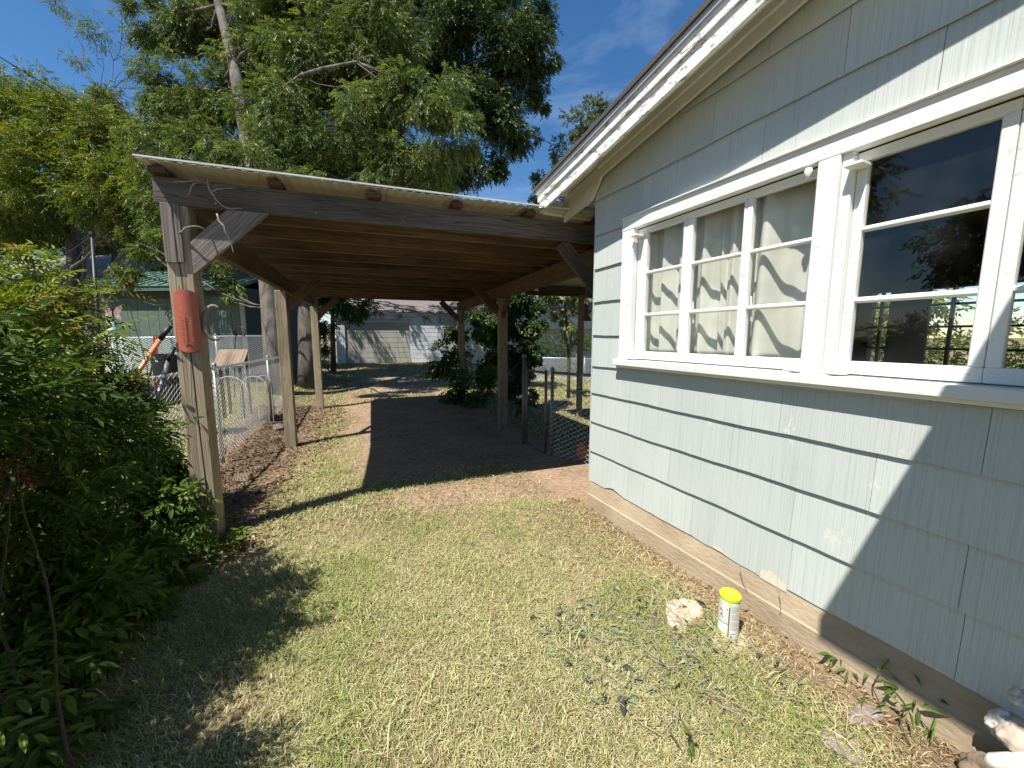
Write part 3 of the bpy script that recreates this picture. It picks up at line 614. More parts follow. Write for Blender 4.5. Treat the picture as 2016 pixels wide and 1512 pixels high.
def face(u0, u1, z0, z1, m, name, v=TV): MB().prism([cp(u0, v, z0), cp(u1, v, z0), cp(u1, v, z1), cp(u0, v, z1)], AV*.001).build(name, m, thm)
face(tm-.0014, tm+.0014, TZ0+.035, TZ0+.215, M['black'], 'tube')
def text(body, size, loc, m, parent, name='lettering', rot=None, ext=.0004, align='CENTER'):
    cu = bpy.data.curves.new(name, 'FONT'); cu.body = body; cu.size = size; cu.extrude = ext; cu.align_x = align; cu.align_y = 'CENTER'
    o = bpy.data.objects.new(name, cu); COL.objects.link(o); o.matrix_basis = Matrix.Translation(Vector(loc)) @ (rot or Matrix.Identity(4)); bpy.context.view_layer.update()
    d_ = bpy.context.evaluated_depsgraph_get(); me = bpy.data.meshes.new_from_object(o.evaluated_get(d_)); mb_ = o.matrix_basis.copy(); bpy.data.objects.remove(o); bpy.data.curves.remove(cu)
    me.materials.clear(); me.materials.append(m); return link(name, me, m, parent, mb_)
ROT = Matrix(((RV[0], 0, -AV[0], 0), (RV[1], 0, -AV[1], 0), (0, 1, 0, 0), (0, 0, 0, 1)))
for k in range(9):
    zc = TZ0+.055+k*.019
    text(str(120-(8-k)*20) if True else '', .0135, cp(tm+.026, TV-.0005, zc), M['ink_orange'], thm, 'numeral', ROT)
    text(str(120-(8-k)*20), .011, cp(tm-.028, TV+.001, zc), M['ink'], thm, 'numeral', ROT)
for k in range(6):
    a = k*math.pi/3; MB().tube([cp(tm, TV+.0002, TZ0+.035), cp(tm+.022*math.cos(a), TV+.001, TZ0+.035+.012*math.sin(a))], .0012, 4).build('ornament', M['ink'], thm)
for zz in (TZ1+.004, TZ0-.004): MB().lathe([(0, .002), (.003, .002), (.003, 0)], 8, (0, 0, 0)).build('screw', M['black'], thm).matrix_basis = Matrix.Translation(Vector(cp(tm, TV+.002, zz))-Vector(thm.location)) @ ROT
hc = []
for k in range(17):
    a = math.radians(118-k*(118+112)/16); hc.append((.075*math.cos(a)*-1, .128*math.sin(a)))
hp = [cp(.235+du*-1*-1-.0, .03, 1.545+dz) for du, dz in hc]
hp = []
for k in range(19):
    a = math.radians(55+k*250/18); hp.append(cp(.225+.055*math.cos(a), .02+.01*math.sin(a), 1.545+.115*math.sin(a)))
hr = [.005+.0165*math.sin(math.pi*min(1, (k+1.5)/15.0)*.62) if k < 12 else .0155-.0018*(k-12) for k in range(19)]
hn = MB().tube(hp, hr, 9).build('horn_hook', M['horn'], None, smooth=True); tag(hn, 'curved weathered horn hook on the right side of the front post', 'hook')
# vine twigs on the front beam
def twig(pts, r, label, parent=None):
    P = [onplane_front(x, y, dv) for x, y, dv in pts]
    # smooth by subdividing
    Q = [P[0]]
    for a, b_ in zip(P[:-1], P[1:]):
        Q.append(a*.5+b_*.5+np.array([rnd.uniform(-.004, .004) for _ in range(3)])); Q.append(b_)
    o = MB().tube(Q, [r*(1-.45*i/len(Q)) for i in range(len(Q))], 6).build('vine_twig', M['twig'], None, smooth=True)
    return tag(o, label, 'twig', 'dry vine twigs on the front beam')
def onplane_front(x, y, dv):
    P0 = cp(0, dv, 0); r = ray(x, y); return CAM+r*((P0-CAM)@AV)/(r@AV)
twig([(409, 352, -.03), (411, 370, -.05), (420, 384, -.06), (432, 400, -.05), (445, 409, -.04), (462, 411, -.03), (478, 411, -.02)], .0065, 'longest dry vine twig curling down across the front beam')
twig([(343, 359, -.02), (362, 358, -.04), (380, 355, -.06), (395, 357, -.04), (408, 360, -.03)], .005, 'thin dry twig along the top left end of the front beam')
twig([(370, 385, -.02), (375, 374, -.05), (381, 362, -.06), (390, 359, -.03)], .006, 'short hooked dry twig beside the left end of the front beam')
twig([(415, 378, -.05), (428, 372, -.06), (444, 371, -.04), (462, 371, -.03)], .0045, 'forked side twig lying level on the front beam')
twig([(427, 421, -.04), (430, 434, -.06), (441, 445, -.07), (446, 460, -.07), (452, 474, -.06), (458, 490, -.05), (459, 497, -.05)], .0065, 'dry vine twig hanging in front of the diagonal brace')
twig([(353, 459, -.02), (362, 451, -.05), (375, 446, -.06), (390, 446, -.05), (405, 452, -.02)], .006, 'arched dry twig nailed across the front post')
# ------------------------------------------------------------------ garage at the end of the drive
G0 = onz(665, 716, -.05); GD = np.array([.99, -.14, 0]); GD /= np.linalg.norm(GD); GN = np.array([-GD[1], GD[0], 0])   # along the front, and away from us
def gp(s, t, z): return G0+GD*s+GN*t+np.array([0, 0, z])
gar = thing('garage', gp(0, 0, 0), 'white clapboard detached garage with brown roof at the end of the drive', 'garage')
GW, GH, DX0, DX1, DH = 8.2, 2.75, .45, 3.95, 2.32
MB().prism([gp(0, .09, -.3), gp(GW, .09, -.3), gp(GW, .09, GH), gp(0, .09, GH)], GN*6).build('wall', M['clap'], gar)
z = 0
k = 0
def lap(name, s0, s1, z, h, m, parent, P, t0=0.0, th=.045):
    return MB().prism([P(s0, t0-th, z), P(s0, t0-th+.006, z+h+.01), P(s0, t0+.028, z+h+.01), P(s0, t0+.028, z)], P(s1, 0, 0)-P(s0, 0, 0)).build(name, m, parent)
while z < GH-.1:
    segs = [(0, DX0-.1), (DX1+.1, 5.75), (6.75, GW)] if z < DH+.05 else [(0, GW)]
    for a, b_ in segs: lap('clapboard', a, b_, z, .24, M['clap'], gar, gp)
    z += .25
for k in range(8):
    lap('door_board', DX0+.02, DX1-.02, .02+k*.287, .28, M['door_panel'], gar, gp, .05, .012)
for s0, s1, z0, z1 in ((DX0-.1, DX0, 0, DH+.08), (DX1, DX1+.1, 0, DH+.08), (DX0, DX1, DH, DH+.1)):
    MB().prism([gp(s0, -.035, z0), gp(s1, -.035, z0), gp(s1, -.035, z1), gp(s0, -.035, z1)], GN*.06).build('door_trim', M['clap'], gar)
dr = MB().prism([gp(5.85, -.02, 0), gp(6.65, -.02, 0), gp(6.65, -.02, 2.1), gp(5.85, -.02, 2.1)], GN*.05).build('side_door', M['clap'], gar)
for s0, s1, z0, z1 in ((5.76, 5.85, 0, 2.2), (6.65, 6.74, 0, 2.2), (5.85, 6.65, 2.1, 2.2)):
    MB().prism([gp(s0, -.045, z0), gp(s1, -.045, z0), gp(s1, -.045, z1), gp(s0, -.045, z1)], GN*.07).build('door_trim', M['clap'], gar)
for a in range(3):
    for c in range(2):
        s0 = 5.93+a*.215; z0 = 1.42+c*.29
        MB().prism([gp(s0, -.026, z0), gp(s0+.195, -.026, z0), gp(s0+.195, -.026, z0+.27), gp(s0, -.026, z0+.27)], GN*.01).build('window_pane', M['black'], dr)
MB().prism([gp(-.3, -.20, GH-.02), gp(GW+.3, -.20, GH-.02), gp(GW+.3, -.20, GH+.13), gp(-.3, -.20, GH+.13)], GN*.03).build('fascia_board', M['clap'], gar)
MB().prism([gp(-.3, -.165, GH-.02), gp(-.3, .05, GH-.02), gp(-.3, .05, GH), gp(-.3, -.165, GH)], GD*(GW+.6)).build('soffit', M['clap'], gar)
MB().prism([gp(-.35, -.24, GH+.11), gp(-.35, 3, GH+1.9), gp(-.35, 6.4, GH+.11), gp(-.35, 6.4, GH+.17), gp(-.35, 3, GH+1.97), gp(-.35, -.24, GH+.17)], GD*(GW+.7)).build('roof', M['shingles_brown'], gar)
# ------------------------------------------------------------------ chain link
def wiremesh(P, s0, s1, z0, z1, m, parent, name='wire_mesh', d=.055, r=.0016, bow=0.0):
    """woven diamonds: P(s, t, z) maps fence coordinates to places; two families of slanting wires"""
    n = int((s1-s0)/d); rows = int((z1-z0)/(d*.5)); V = []; Q = []
    for i in range(n):
        sg = 1 if i % 2 else -1; b_ = len(V)
        for j in range(rows+1):
            z = z0+(z1-z0)*j/rows; sg2 = sg*(1 if j % 2 else -1); ss = s0+(i+.5)*d
            t = bow*math.sin(j/rows*math.pi)*math.sin(ss*2.1)+.003*sg2; p = P(ss+.5*d*sg2, t, z+bow*.5*math.sin(ss*3.3)*(j/rows))
            for kx, kz in ((r, 0), (-.5*r, .86*r), (-.5*r, -.86*r)): V.append(p+np.array([kx, kz, kz]))
        for j in range(rows):
            for e in range(3): Q.append((b_+j*3+e, b_+j*3+(e+1) % 3, b_+j*3+3+(e+1) % 3, b_+j*3+3+e))
    me = arr_mesh(name, np.array(V), quads=np.array(Q)); return link(name, me, m, parent, kind='stuff')
def line_fn(A, B):
    A = np.array(A, float); B = np.array(B, float); Ln = np.linalg.norm((B-A)[:2]); D = (B-A)/Ln; Nn = np.array([-D[1], D[0], 0]); Nn /= np.linalg.norm(Nn)
    return (lambda s, t, z: A+D*s+Nn*t+np.array([0, 0, z])), Ln
def fence(name, A, B, hh, label, posts, rail=True, r=.0016, d=.055, m=None, bow=0.0, rr=.018, pr=.022):
    P, Ln = line_fn(A, B); f = thing(name, A, label, 'fence'); m = m or M['galv']
    for s in posts:
        q = P(s, .03, 0); gzv = float(gz(q[0], q[1]))
        p = MB().tube([np.array([q[0], q[1], gzv-.2]), np.array([q[0], q[1], P(s, 0, hh)[2]+.02])], pr, 10).build('post', m, f, smooth=True)
        MB().lathe([(0, .03), (pr*.8, .022), (pr*1.25, .004), (pr*1.25, -.02)], 10, (q[0], q[1], P(s, 0, hh)[2]+.02)).build('cap', m, p)
    if rail: MB().tube([P(0, .03, hh-.02), P(Ln*.5, .03, hh-.025), P(Ln, .03, hh-.02)], rr, 8).build('rail', m, f, smooth=True)
    wiremesh(P, 0, Ln, .03, hh, M['galv_light'], f, r=r, d=d, bow=bow)
    return f
fence('chain_link_fence', (-1.41, 4.1, -.06), (-1.02, 9.6, -.13), 1.17, 'sagging silver chain link fence left of the carport posts', (1.75, 4.6), bow=.02, r=.0026)
fence('chain_link_fence', at(-60, 741, 10.4), at(523, 738, 9.7), 1.0, 'chain link fence with straight pale top rail in front of the green shed', (2.6, 4.6, 7.2), r=.0013)
fence('chain_link_fence', at(1040, 757, 13.6), at(1250, 757, 14.4), .97, 'far chain link fence in front of the clipped hedge', (.3, 2.1, 4.0), r=.002, d=.07)
fence('chain_link_fence', (2.44, 4.10, -.07), (2.75, 2.62, -.03), 1.10, 'short chain link fence run meeting the back corner of the house', (.02,), m=M['galv_rust'], r=.0016)
gt = thing('chain_link_gate', (2.47, 4.75, -.09), 'narrow grey chain link gate beside the inner carport post', 'gate')
GP, GL = line_fn((2.47, 4.78, -.09), (2.44, 4.16, -.08))
for s in (.0, GL-.03): MB().tube([GP(s, 0, .03), GP(s, 0, 1.12)], .019, 10).build('frame_upright', M['galv_rust'], gt, smooth=True)
for z in (.05, .56, 1.08): MB().tube([GP(.0, 0, z), GP(GL-.03, 0, z)], .016, 8).build('frame_bar', M['galv_rust'], gt, smooth=True)
wiremesh(GP, .02, GL-.04, .06, 1.07, M['galv_rust'], gt, r=.0015)
gpst = thing('gate_post', (2.47, 4.86, 0), 'round steel post that the narrow gate hangs on, next to the vines', 'post')
MB().tube([(2.47, 4.86, -.3), (2.47, 4.86, 1.18)], .028, 12).build('tube', M['galv_rust'], gpst, smooth=True); MB().lathe([(0, .035), (.022, .027), (.033, .005), (.033, -.02)], 12, (2.47, 4.86, 1.18)).build('cap', M['galv_rust'], gpst, smooth=True)
# ------------------------------------------------------------------ green shed
S0 = at(226, 742, 11.0); S1 = at(520, 742, 10.7); SD = S1-S0; SD[2] = 0; SLn = np.linalg.norm(SD); SD /= SLn; SN = np.array([-SD[1], SD[0], 0]); SZ = .25
def sp(s, t, z): return np.array([S0[0], S0[1], SZ])+SD*s+SN*t+np.array([0, 0, z])
shed = thing('shed', sp(0, 0, 0), 'green panelled shed with green ribbed metal roof beyond the fence', 'shed')
SH = 2.25
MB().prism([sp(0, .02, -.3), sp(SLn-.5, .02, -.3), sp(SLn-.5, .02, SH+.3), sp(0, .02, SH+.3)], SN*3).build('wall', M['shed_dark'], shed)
s = .02
while s < SLn-.62:
    e = min(s+.293, SLn-.57); MB().prism([sp(s, 0, -.2), sp(e, 0, -.2), sp(e, 0, SH), sp(s, 0, SH)], SN*.018).build('wall_panel', M['shed_green'], shed); s += .305
for s in (-.03, SLn-.54): MB().prism([sp(s, -.015, -.2), sp(s+.13, -.015, -.2), sp(s+.13, -.015, SH), sp(s, -.015, SH)], SN*.034).build('corner_trim', M['shed_trim'] , shed)
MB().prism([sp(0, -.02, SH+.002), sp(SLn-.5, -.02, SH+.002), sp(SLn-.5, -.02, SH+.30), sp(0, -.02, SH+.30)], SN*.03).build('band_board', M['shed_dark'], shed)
MB().prism([sp(-.3, -.22, SH+.18), sp(SLn-.2, -.22, SH+.18), sp(SLn-.2, -.22, SH+.29), sp(-.3, -.22, SH+.29)], SN*.02).build('gutter_board', M['shed_green'], shed)
rf = MB(); rf.prism([sp(-.32, -.24, SH+.30), sp(-.32, 1.6, SH+.98), sp(-.32, 3.3, SH+.30), sp(-.32, 3.3, SH+.32), sp(-.32, 1.6, SH+1.0), sp(-.32, -.24, SH+.32)], SD*(SLn+.2)); rf = rf.build('roof', M['green_metal'], shed)
s = -.25
while s < SLn-.15: MB().prism([sp(s, -.24, SH+.321), sp(s, 1.6, SH+1.001), sp(s, 1.6, SH+1.03), sp(s, -.24, SH+.35)], SD*.03).build('roof_rib', M['green_metal'], rf); s += .3
# ------------------------------------------------------------------ white sided house, far left
nb = thing('neighbour_house', at(40, 700, 19), 'neighbouring white sided house with long grey shingle roof at far left', 'house')
N0 = at(-260, 700, 21); N1 = at(236, 700, 17.5); ND = N1-N0; ND[2] = 0; NL = np.linalg.norm(ND); ND /= NL; NN = np.array([-ND[1], ND[0], 0])
def np_(s, t, z): return np.array([N0[0], N0[1], 0])+ND*s+NN*t+np.array([0, 0, z])
MB().prism([np_(0, .03, -.2), np_(NL, .03, -.2), np_(NL, .03, 3.5), np_(0, .03, 3.5)], NN*7).build('wall', M['clap'], nb)
z = .3
while z < 2.1: lap('siding_board', NL-6, NL+.02, z, .105, M['clap'], nb, np_); z += .12
MB().prism([np_(-1, -.4, 3.42), np_(NL+.4, -.4, 3.42), np_(NL+.4, -.4, 3.55), np_(-1, -.4, 3.55)], NN*.03).build('fascia_board', M['clap'], nb)
MB().prism([np_(-1, -.43, 3.55), np_(-1, 3.6, 5.9), np_(-1, 7.4, 3.55), np_(-1, 7.4, 3.6), np_(-1, 3.6, 5.97), np_(-1, -.43, 3.6)], ND*(NL+1.4)).build('roof', M['shingles'], nb)
MB().prism([np_(NL-6, -.1, 2.1), np_(NL, -.1, 2.1), np_(NL, -.1, 3.4), np_(NL-6, -.1, 3.4)], NN*.08).build('porch_panel', M['shed_trim'], nb)  # flat panel in the pale trim colour, below the eave
# ------------------------------------------------------------------ patio cover, cream house, lantern (right, through the carport)
pc = thing('patio_cover', at(1110, 560, 5.6), 'low corrugated patio cover behind the back corner of the house', 'patio cover')
PP = at(1000, 562, 6.1); PZ = PP[2]
def pf(u, v, z): return np.array([3.05, 4.3, 0])+RV*u+AV*v+np.array([0, 0, z])
corrugated('roof_sheet', 0, 3.4, -.9, 2.2, PZ+.10, M['sheet'], pc, pitch=.09, amp=.016, fn=pf)
board('front_rafter', pf(0, 1.6, PZ+.02), pf(3.4, 1.6, PZ+.02), .04, .11, M['beam'], pc); board('front_rafter', pf(0, 2.2, PZ+.02), pf(3.4, 2.2, PZ+.02), .04, .11, M['beam'], pc)
for u in (1.22,): board('post', pf(u, 2.15, -.3), pf(u, 2.15, PZ), .09, .09, M['post'], pc, up=tuple(AV))
ch = thing('cream_house', at(1110, 640, 21), 'cream sided house seen beyond the hedge through the carport', 'house')
C0 = at(900, 700, 22); C1 = at(1330, 700, 19.5); CD = C1-C0; CD[2] = 0; CL = np.linalg.norm(CD); CD /= CL; CN = np.array([-CD[1], CD[0], 0])
def chp(s, t, z): return np.array([C0[0], C0[1], -.1])+CD*s+CN*t+np.array([0, 0, z])
MB().prism([chp(0, .03, -.2), chp(CL, .03, -.2), chp(CL, .03, 3.0), chp(0, .03, 3.0)], CN*6).build('wall', M['cream'], ch)
z = .2
while z < 2.9: lap('siding_board', 2.0, CL, z, .2, M['cream'], ch, chp); z += .22
MB().prism([chp(2, -.6, 1.95), chp(CL, -.6, 1.95), chp(CL, -.6, 2.5), chp(2, -.6, 2.5)], CN*.04).build('awning_board', M['cream'], ch)
MB().prism([chp(-.5, -.5, 3.0), chp(-.5, 3, 4.4), chp(-.5, 6.6, 3.0), chp(-.5, 6.6, 3.08), chp(-.5, 3, 4.48), chp(-.5, -.5, 3.08)], CD*(CL+1)).build('roof', M['shingles_brown'], ch)
for s in (6.0, 8.6):
    f_ = MB().prism([chp(s, -.05, 1.0), chp(s+1, -.05, 1.0), chp(s+1, -.05, 1.9), chp(s, -.05, 1.9)], CN*.06).build('window', M['clap'], ch)
    MB().prism([chp(s+.07, -.058, 1.07), chp(s+.93, -.058, 1.07), chp(s+.93, -.058, 1.83), chp(s+.07, -.058, 1.83)], CN*.01).build('pane', M['black'], f_)
lp = at(1154, 615, 5.0)
ln = thing('hanging_lantern', lp, 'rusty red hanging lantern beside the back corner of the green house', 'lantern')
MB().lathe([(.0, .13), (.02, .12), (.035, .08), (.03, .07), (.03, -.03), (.07, -.09), (.075, -.11), (.0, -.10)], 12, lp).build('shade', M['copper'], ln, smooth=True)
MB().tube([lp+[0, 0, .12], lp+[0, 0, .35]], .006, 6).build('chain', M['bars'], ln)
dsp = thing('downspout', at(1046, 600, 8.2), 'short white post hung with vines above the gate', 'post'); pA = at(1046, 560, 8.2)
board('tube', pA, pA+[0, 0, -.75], .07, .07, M['clap'], dsp, up=(0, 1, 0))
# ------------------------------------------------------------------ string lights, ornaments, tools
pl = thing('light_pole', onz(197, 790, 0)*0+np.array([*at(190, 700, 7.2)[:2], 0]), 'dark metal pole that carries the string lights over the neighbouring yard', 'pole')
pb = at(197, 705, 7.2); pt = at(181, 462, 7.2)
MB().tube([np.array([pb[0], pb[1], .1]), pb, pt], [.034, .032, .026], 10).build('shaft', M['black'], pl, smooth=True)
MB().lathe([(0, .06), (.04, .05), (.05, .0), (.03, -.06), (0, -.07)], 10, pt).build('finial', M['black'], pl)
sl_ = thing('string_lights', pt, 'string of clear bulbs hung from the dark pole across to the green shed', 'string lights')
def cable(P0, P1, sag, n=18): return [P0+(P1-P0)*i/n-np.array([0, 0, sag*4*(i/n)*(1-i/n)]) for i in range(n+1)]
E1 = at(540, 560, 9.0); E2 = at(-80, 520, 6.0); E3 = at(350, 640, 9.8)
for A, B, sg, bs in ((pt, at(262, 576, 9.8), .12, (.35, .75)), (at(262, 576, 9.8), at(345, 590, 9.8), .22, (.0, .62, .98)), (pt, E2, .30, (.25, .52, .8))):
    c = cable(A, B, sg); MB().tube(c, .006, 5).build('cable', M['black'], sl_)
    for b_ in bs:
        q = c[min(18, int(b_*18))]
        s_ = MB().lathe([(0, 0), (.014, 0), (.014, -.05), (0, -.05)], 8, q).build('socket', M['black'], sl_)
        MB().lathe([(.012, -.05), (.02, -.07), (.032, -.10), (.028, -.13), (.012, -.15), (0, -.152)], 10, q).build('bulb', M['bulb'], s_, smooth=True)
def scroll(c, r, turns, rt, up_, n=26, a0=0, sgn=1):
    return [c+rt*(r*(1-.75*i/n)*math.cos(a0+sgn*turns*2*math.pi*i/n))+up_*(r*(1-.75*i/n)*math.sin(a0+sgn*turns*2*math.pi*i/n)) for i in range(n+1)]
ZU = np.array([0, 0, 1.0]); RH = RT.copy()
oc = at(343, 620, 7.0)
orn = thing('scroll_ornament', oc, 'black wrought iron scroll garden ornament behind the front post', 'garden ornament')
mb = MB()
for k in range(8):
    a = k*math.pi/4; mb.tube(scroll(oc+RH*.09*math.cos(a)+ZU*.13*math.sin(a), .075, 1.3, RH, ZU, 16, a, 1 if k % 2 else -1), .008, 5)
mb.build('scrollwork', M['bars'], orn)
MB().tube([oc-ZU*.05, oc-ZU*.6, np.array([oc[0], oc[1], .1])], .009, 6).build('stake', M['bars'], orn); MB().tube([oc-ZU*.25, oc+RH*.22-ZU*.9, np.array([oc[0]+.22, oc[1], .1])], .009, 6).build('stake', M['bars'], orn)
oc = at(470, 655, 7.6)
orn = thing('leaf_stake', oc, 'black iron leaf and scroll garden stake in front of the green shed', 'garden ornament')
MB().tube(scroll(oc+RH*.06, .13, .85, RH, ZU, 20, 2.6, -1), .007, 5).tube(scroll(oc+RH*.1-ZU*.03, .05, 1.2, RH, ZU, 14, 1, 1), .006, 5).build('scroll', M['bars'], orn)
mb = MB()
for k in range(5):
    a = 2.2+k*.55; p = oc-RH*.04; q = p+RH*.09*math.cos(a)+ZU*.09*math.sin(a); n_ = RH*-.025*math.sin(a)+ZU*.025*math.cos(a); mb.prism([p, (p+q)/2+n_, q, (p+q)/2-n_], GN*.006)
mb.build('leaf', M['bars'], orn)
MB().tube([oc-RH*.05, oc-RH*.10-ZU*.25, np.array([oc[0]-.16, oc[1], .25])], .008, 6).build('stake', M['bars'], orn)
# butterfly and bell
bc = at(222, 617, 5.6)
bf = thing('butterfly_ornament', bc, 'pink and brown butterfly garden ornament above the shrub tips', 'garden ornament')
for sgn, sc_ in ((1, 1), (-.75, .85)):
    mb = MB(); U_ = RH*sgn
    mb.prism([bc, bc+U_*.06+ZU*.09, bc+U_*.135+ZU*.115, bc+U_*.15+ZU*.07, bc+U_*.10+ZU*.0], GN*.004); w1 = mb.build('wing', M['pinkwing'], bf)
    MB().prism([bc-ZU*.002, bc+U_*.09-ZU*.005, bc+U_*.125-ZU*.07, bc+U_*.10-ZU*.11, bc+U_*.05-ZU*.07], GN*.004).build('wing', M['pinkwing'], bf)
MB().tube([bc-ZU*.06, bc, bc+ZU*.07], [.006, .012, .006], 8).build('body', M['bars'], bf); MB().tube([bc, np.array([bc[0], bc[1], 0])], .006, 6).build('stake', M['bars'], bf)
tc_ = at(222, 645, 5.6)
tb = thing('teal_bell', tc_, 'small teal glazed bell ornament hanging under the pink butterfly', 'garden ornament')
MB().lathe([(.0, .09), (.02, .085), (.03, .05), (.055, -.02), (.09, -.08), (.085, -.08), (.05, -.02), (.0, .03)], 14, tc_).build('bell', M['teal'], tb, smooth=True)
# two long handled tools leaning on the near fence
def handle(px, d, mats, rr, label):
    P = [at(x, y, dd*.83) for (x, y, dd) in px]; rr *= .86; t_ = thing('tool_handle', P[-1], label, 'garden tool', 'long handled tools leaning on the fence')
    MB().tube([P[0], P[1]], [rr*1.0, rr*1.08], 12).build('grip', M['black'], t_, smooth=True)
    MB().tube([P[1], P[2], P[3]], [rr*.92, rr*.85, rr*.8], 12).build('shaft', mats, t_, smooth=True)
    return t_
handle([(336, 641, 4.0), (315, 668, 3.95), (264, 745, 3.8), (190, 850, 3.5)], 0, M['orange'], .023, 'orange fibreglass tool handle with black grip leaning by the shrub')
handle([(343, 684, 4.0), (331, 711, 3.95), (297, 830, 3.7), (275, 895, 3.55)], 0, M['galv'], .021, 'grey metal tool handle with dark grip leaning nearest the front post')
# red hand truck behind the fence
rc = at(305, 700, 6.3); ht = thing('hand_truck', np.array([rc[0], rc[1], 0]), 'red steel hand truck frame standing behind the near fence', 'hand truck')
for dx in (-.0, .05): MB().tube([at(303+dx*100, 660, 6.3), at(305+dx*100, 765, 6.3)], .014, 8).build('rail', M['red_frame'], ht)
for yy in (670, 700, 735): MB().tube([at(303, yy, 6.3), at(309, yy+1, 6.3)], .01, 6).build('crossbar', M['red_frame'], ht)
MB().tube([at(310, 670, 6.3), at(290, 765, 6.35)], .012, 6).build('brace', M['bars'], ht)
wc = at(291, 772, 6.2); wl = MB(); wl.tube([wc+RH*.0-GN*.03, wc+GN*.03], .11, 16); wl.build('wheel', M['black'], ht)
# dotted planter (perforated dark bin) and the plank topped bench
dc = at(335, 725, 5.9); pbn = thing('dotted_bin', np.array([dc[0], dc[1], 0]), 'black bin with white dots standing behind the near fence', 'bin')
MB().lathe([(.0, -.55), (.17, -.55), (.22, .22), (.205, .20), (0, .19)], 20, dc).build('body', M['black'], pbn)
mb = MB()
for k in range(34):
    a = rnd.uniform(math.pi*.95, math.pi*2.05); zz = rnd.uniform(-.3, .18); r_ = .195+.022*(zz/.2); c = dc+np.array([r_*math.cos(a), r_*math.sin(a), zz]); o_ = np.array([math.cos(a), math.sin(a), 0]); tt = np.array([-math.sin(a), math.cos(a), 0])
    mb.prism([c+tt*.012*math.cos(q)+ZU*.012*math.sin(q) for q in np.linspace(0, 2*math.pi, 7)[:-1]], o_*.004)
mb.build('dots', M['label_white'], pbn, kind='stuff')
bn = thing('plank_bench', at(455, 720, 6.9), 'low bench with brown plank top beyond the chain link fence', 'bench')
for k in range(3):
    x0 = 432+k*19; a0_ = at(x0-3, 722, 6.7); a1_ = at(x0+10, 689, 7.1); board('plank', a0_, a1_, .155, .03, M['plank_warm'], bn)
for x_, d_ in ((434, 6.8), (472, 6.8), (444, 7.15), (484, 7.15)):
    p_ = at(x_, 724 if d_ < 7 else 697, d_); board('leg', p_, (p_[0], p_[1], 0.0), .045, .045, M['beam'], bn, up=(0, 1, 0))
# white wire border fence hoops behind the mesh
wb = thing('wire_border', at(470, 800, 6.9), 'white hooped wire border fencing behind the chain link', 'border fencing')
for cx, cy, r_ in ((453, 775, 36), (500, 765, 26), (519, 752, 14)):
    c = at(cx, cy, 6.7); rr_ = r_*6.7/757
    MB().tube([c+RH*rr_*math.cos(a)+ZU*rr_*math.sin(a)*.95 for a in np.linspace(0, math.pi, 14)], .006, 5).build('hoop', M['label_white'], wb)
    for sg in (-1, 1): MB().tube([c+RH*rr_*sg, np.array([*(c+RH*rr_*sg)[:2], -.05])], .005, 5).build('wire_leg', M['label_white'], wb)
# overhead wires
def wire(name, P0, P1, sag, label, r=.012): return tag(MB().tube(cable(np.array(P0, float), np.array(P1, float), sag, 24), r, 5).build(name, M['black'], None), label, 'wire')
wire('utility_wire', (-5.6, 1.2, 5.2), (-1.6, 17, 6.0), .35, 'dark service wire crossing over the fence toward the garage', .007)
# ------------------------------------------------------------------ leaves
def rot_frames(n, up_bias=.5):
    d = RG.normal(size=(n, 3)); d /= np.linalg.norm(d, axis=1)[:, None]
    nn = RG.normal(size=(n, 3))*(1-up_bias)+np.array([0, 0, 1.0])*up_bias*1.6; nn -= d*(d*nn).sum(1)[:, None]; nn /= np.linalg.norm(nn, axis=1)[:, None]+1e-9
    return d, nn
def leaf_mesh(P, D, Nn, Ls, Ws, colr, name, fold=.25, six=False, curl=.12):
    """one folded pointed leaf per row"""
    n = len(P); S = np.cross(D, Nn); Ls = Ls[:, None]; Ws = Ws[:, None]
    if six:
        V = np.stack([P, P+D*Ls*.28+S*Ws*.42+Nn*Ws*fold, P+D*Ls*.62+S*Ws*.40+Nn*(Ws*fold*.9-Ls*curl*.4), P+D*Ls-Nn*Ls*curl, P+D*Ls*.62-S*Ws*.40+Nn*(Ws*fold*.9-Ls*curl*.4), P+D*Ls*.28-S*Ws*.42+Nn*Ws*fold], 1).reshape(-1, 3)
        b = np.arange(n)[:, None]*6; Q = np.concatenate([b+[0, 1, 2, 3], b+[0, 3, 4, 5]]); T = None; k = 6
    else:
        V = np.stack([P, P+D*Ls*.42+S*Ws*.5+Nn*Ws*fold, P+D*Ls-Nn*Ls*curl, P+D*Ls*.42-S*Ws*.5+Nn*Ws*fold], 1).reshape(-1, 3)
        b = np.arange(n)[:, None]*4; T = np.concatenate([b+[0, 1, 2], b+[0, 2, 3]]); Q = None; k = 4
    return arr_mesh(name, V, quads=Q, tris=T, col=np.repeat(colr, k, 0))
def pal(n, cols, jit=.22, w=None):
    cols = np.array(cols); i = RG.choice(len(cols), n, p=w); c = cols[i]*(1+jit*(RG.random((n, 1))-.5)*2); return np.clip(c, .003, 1)
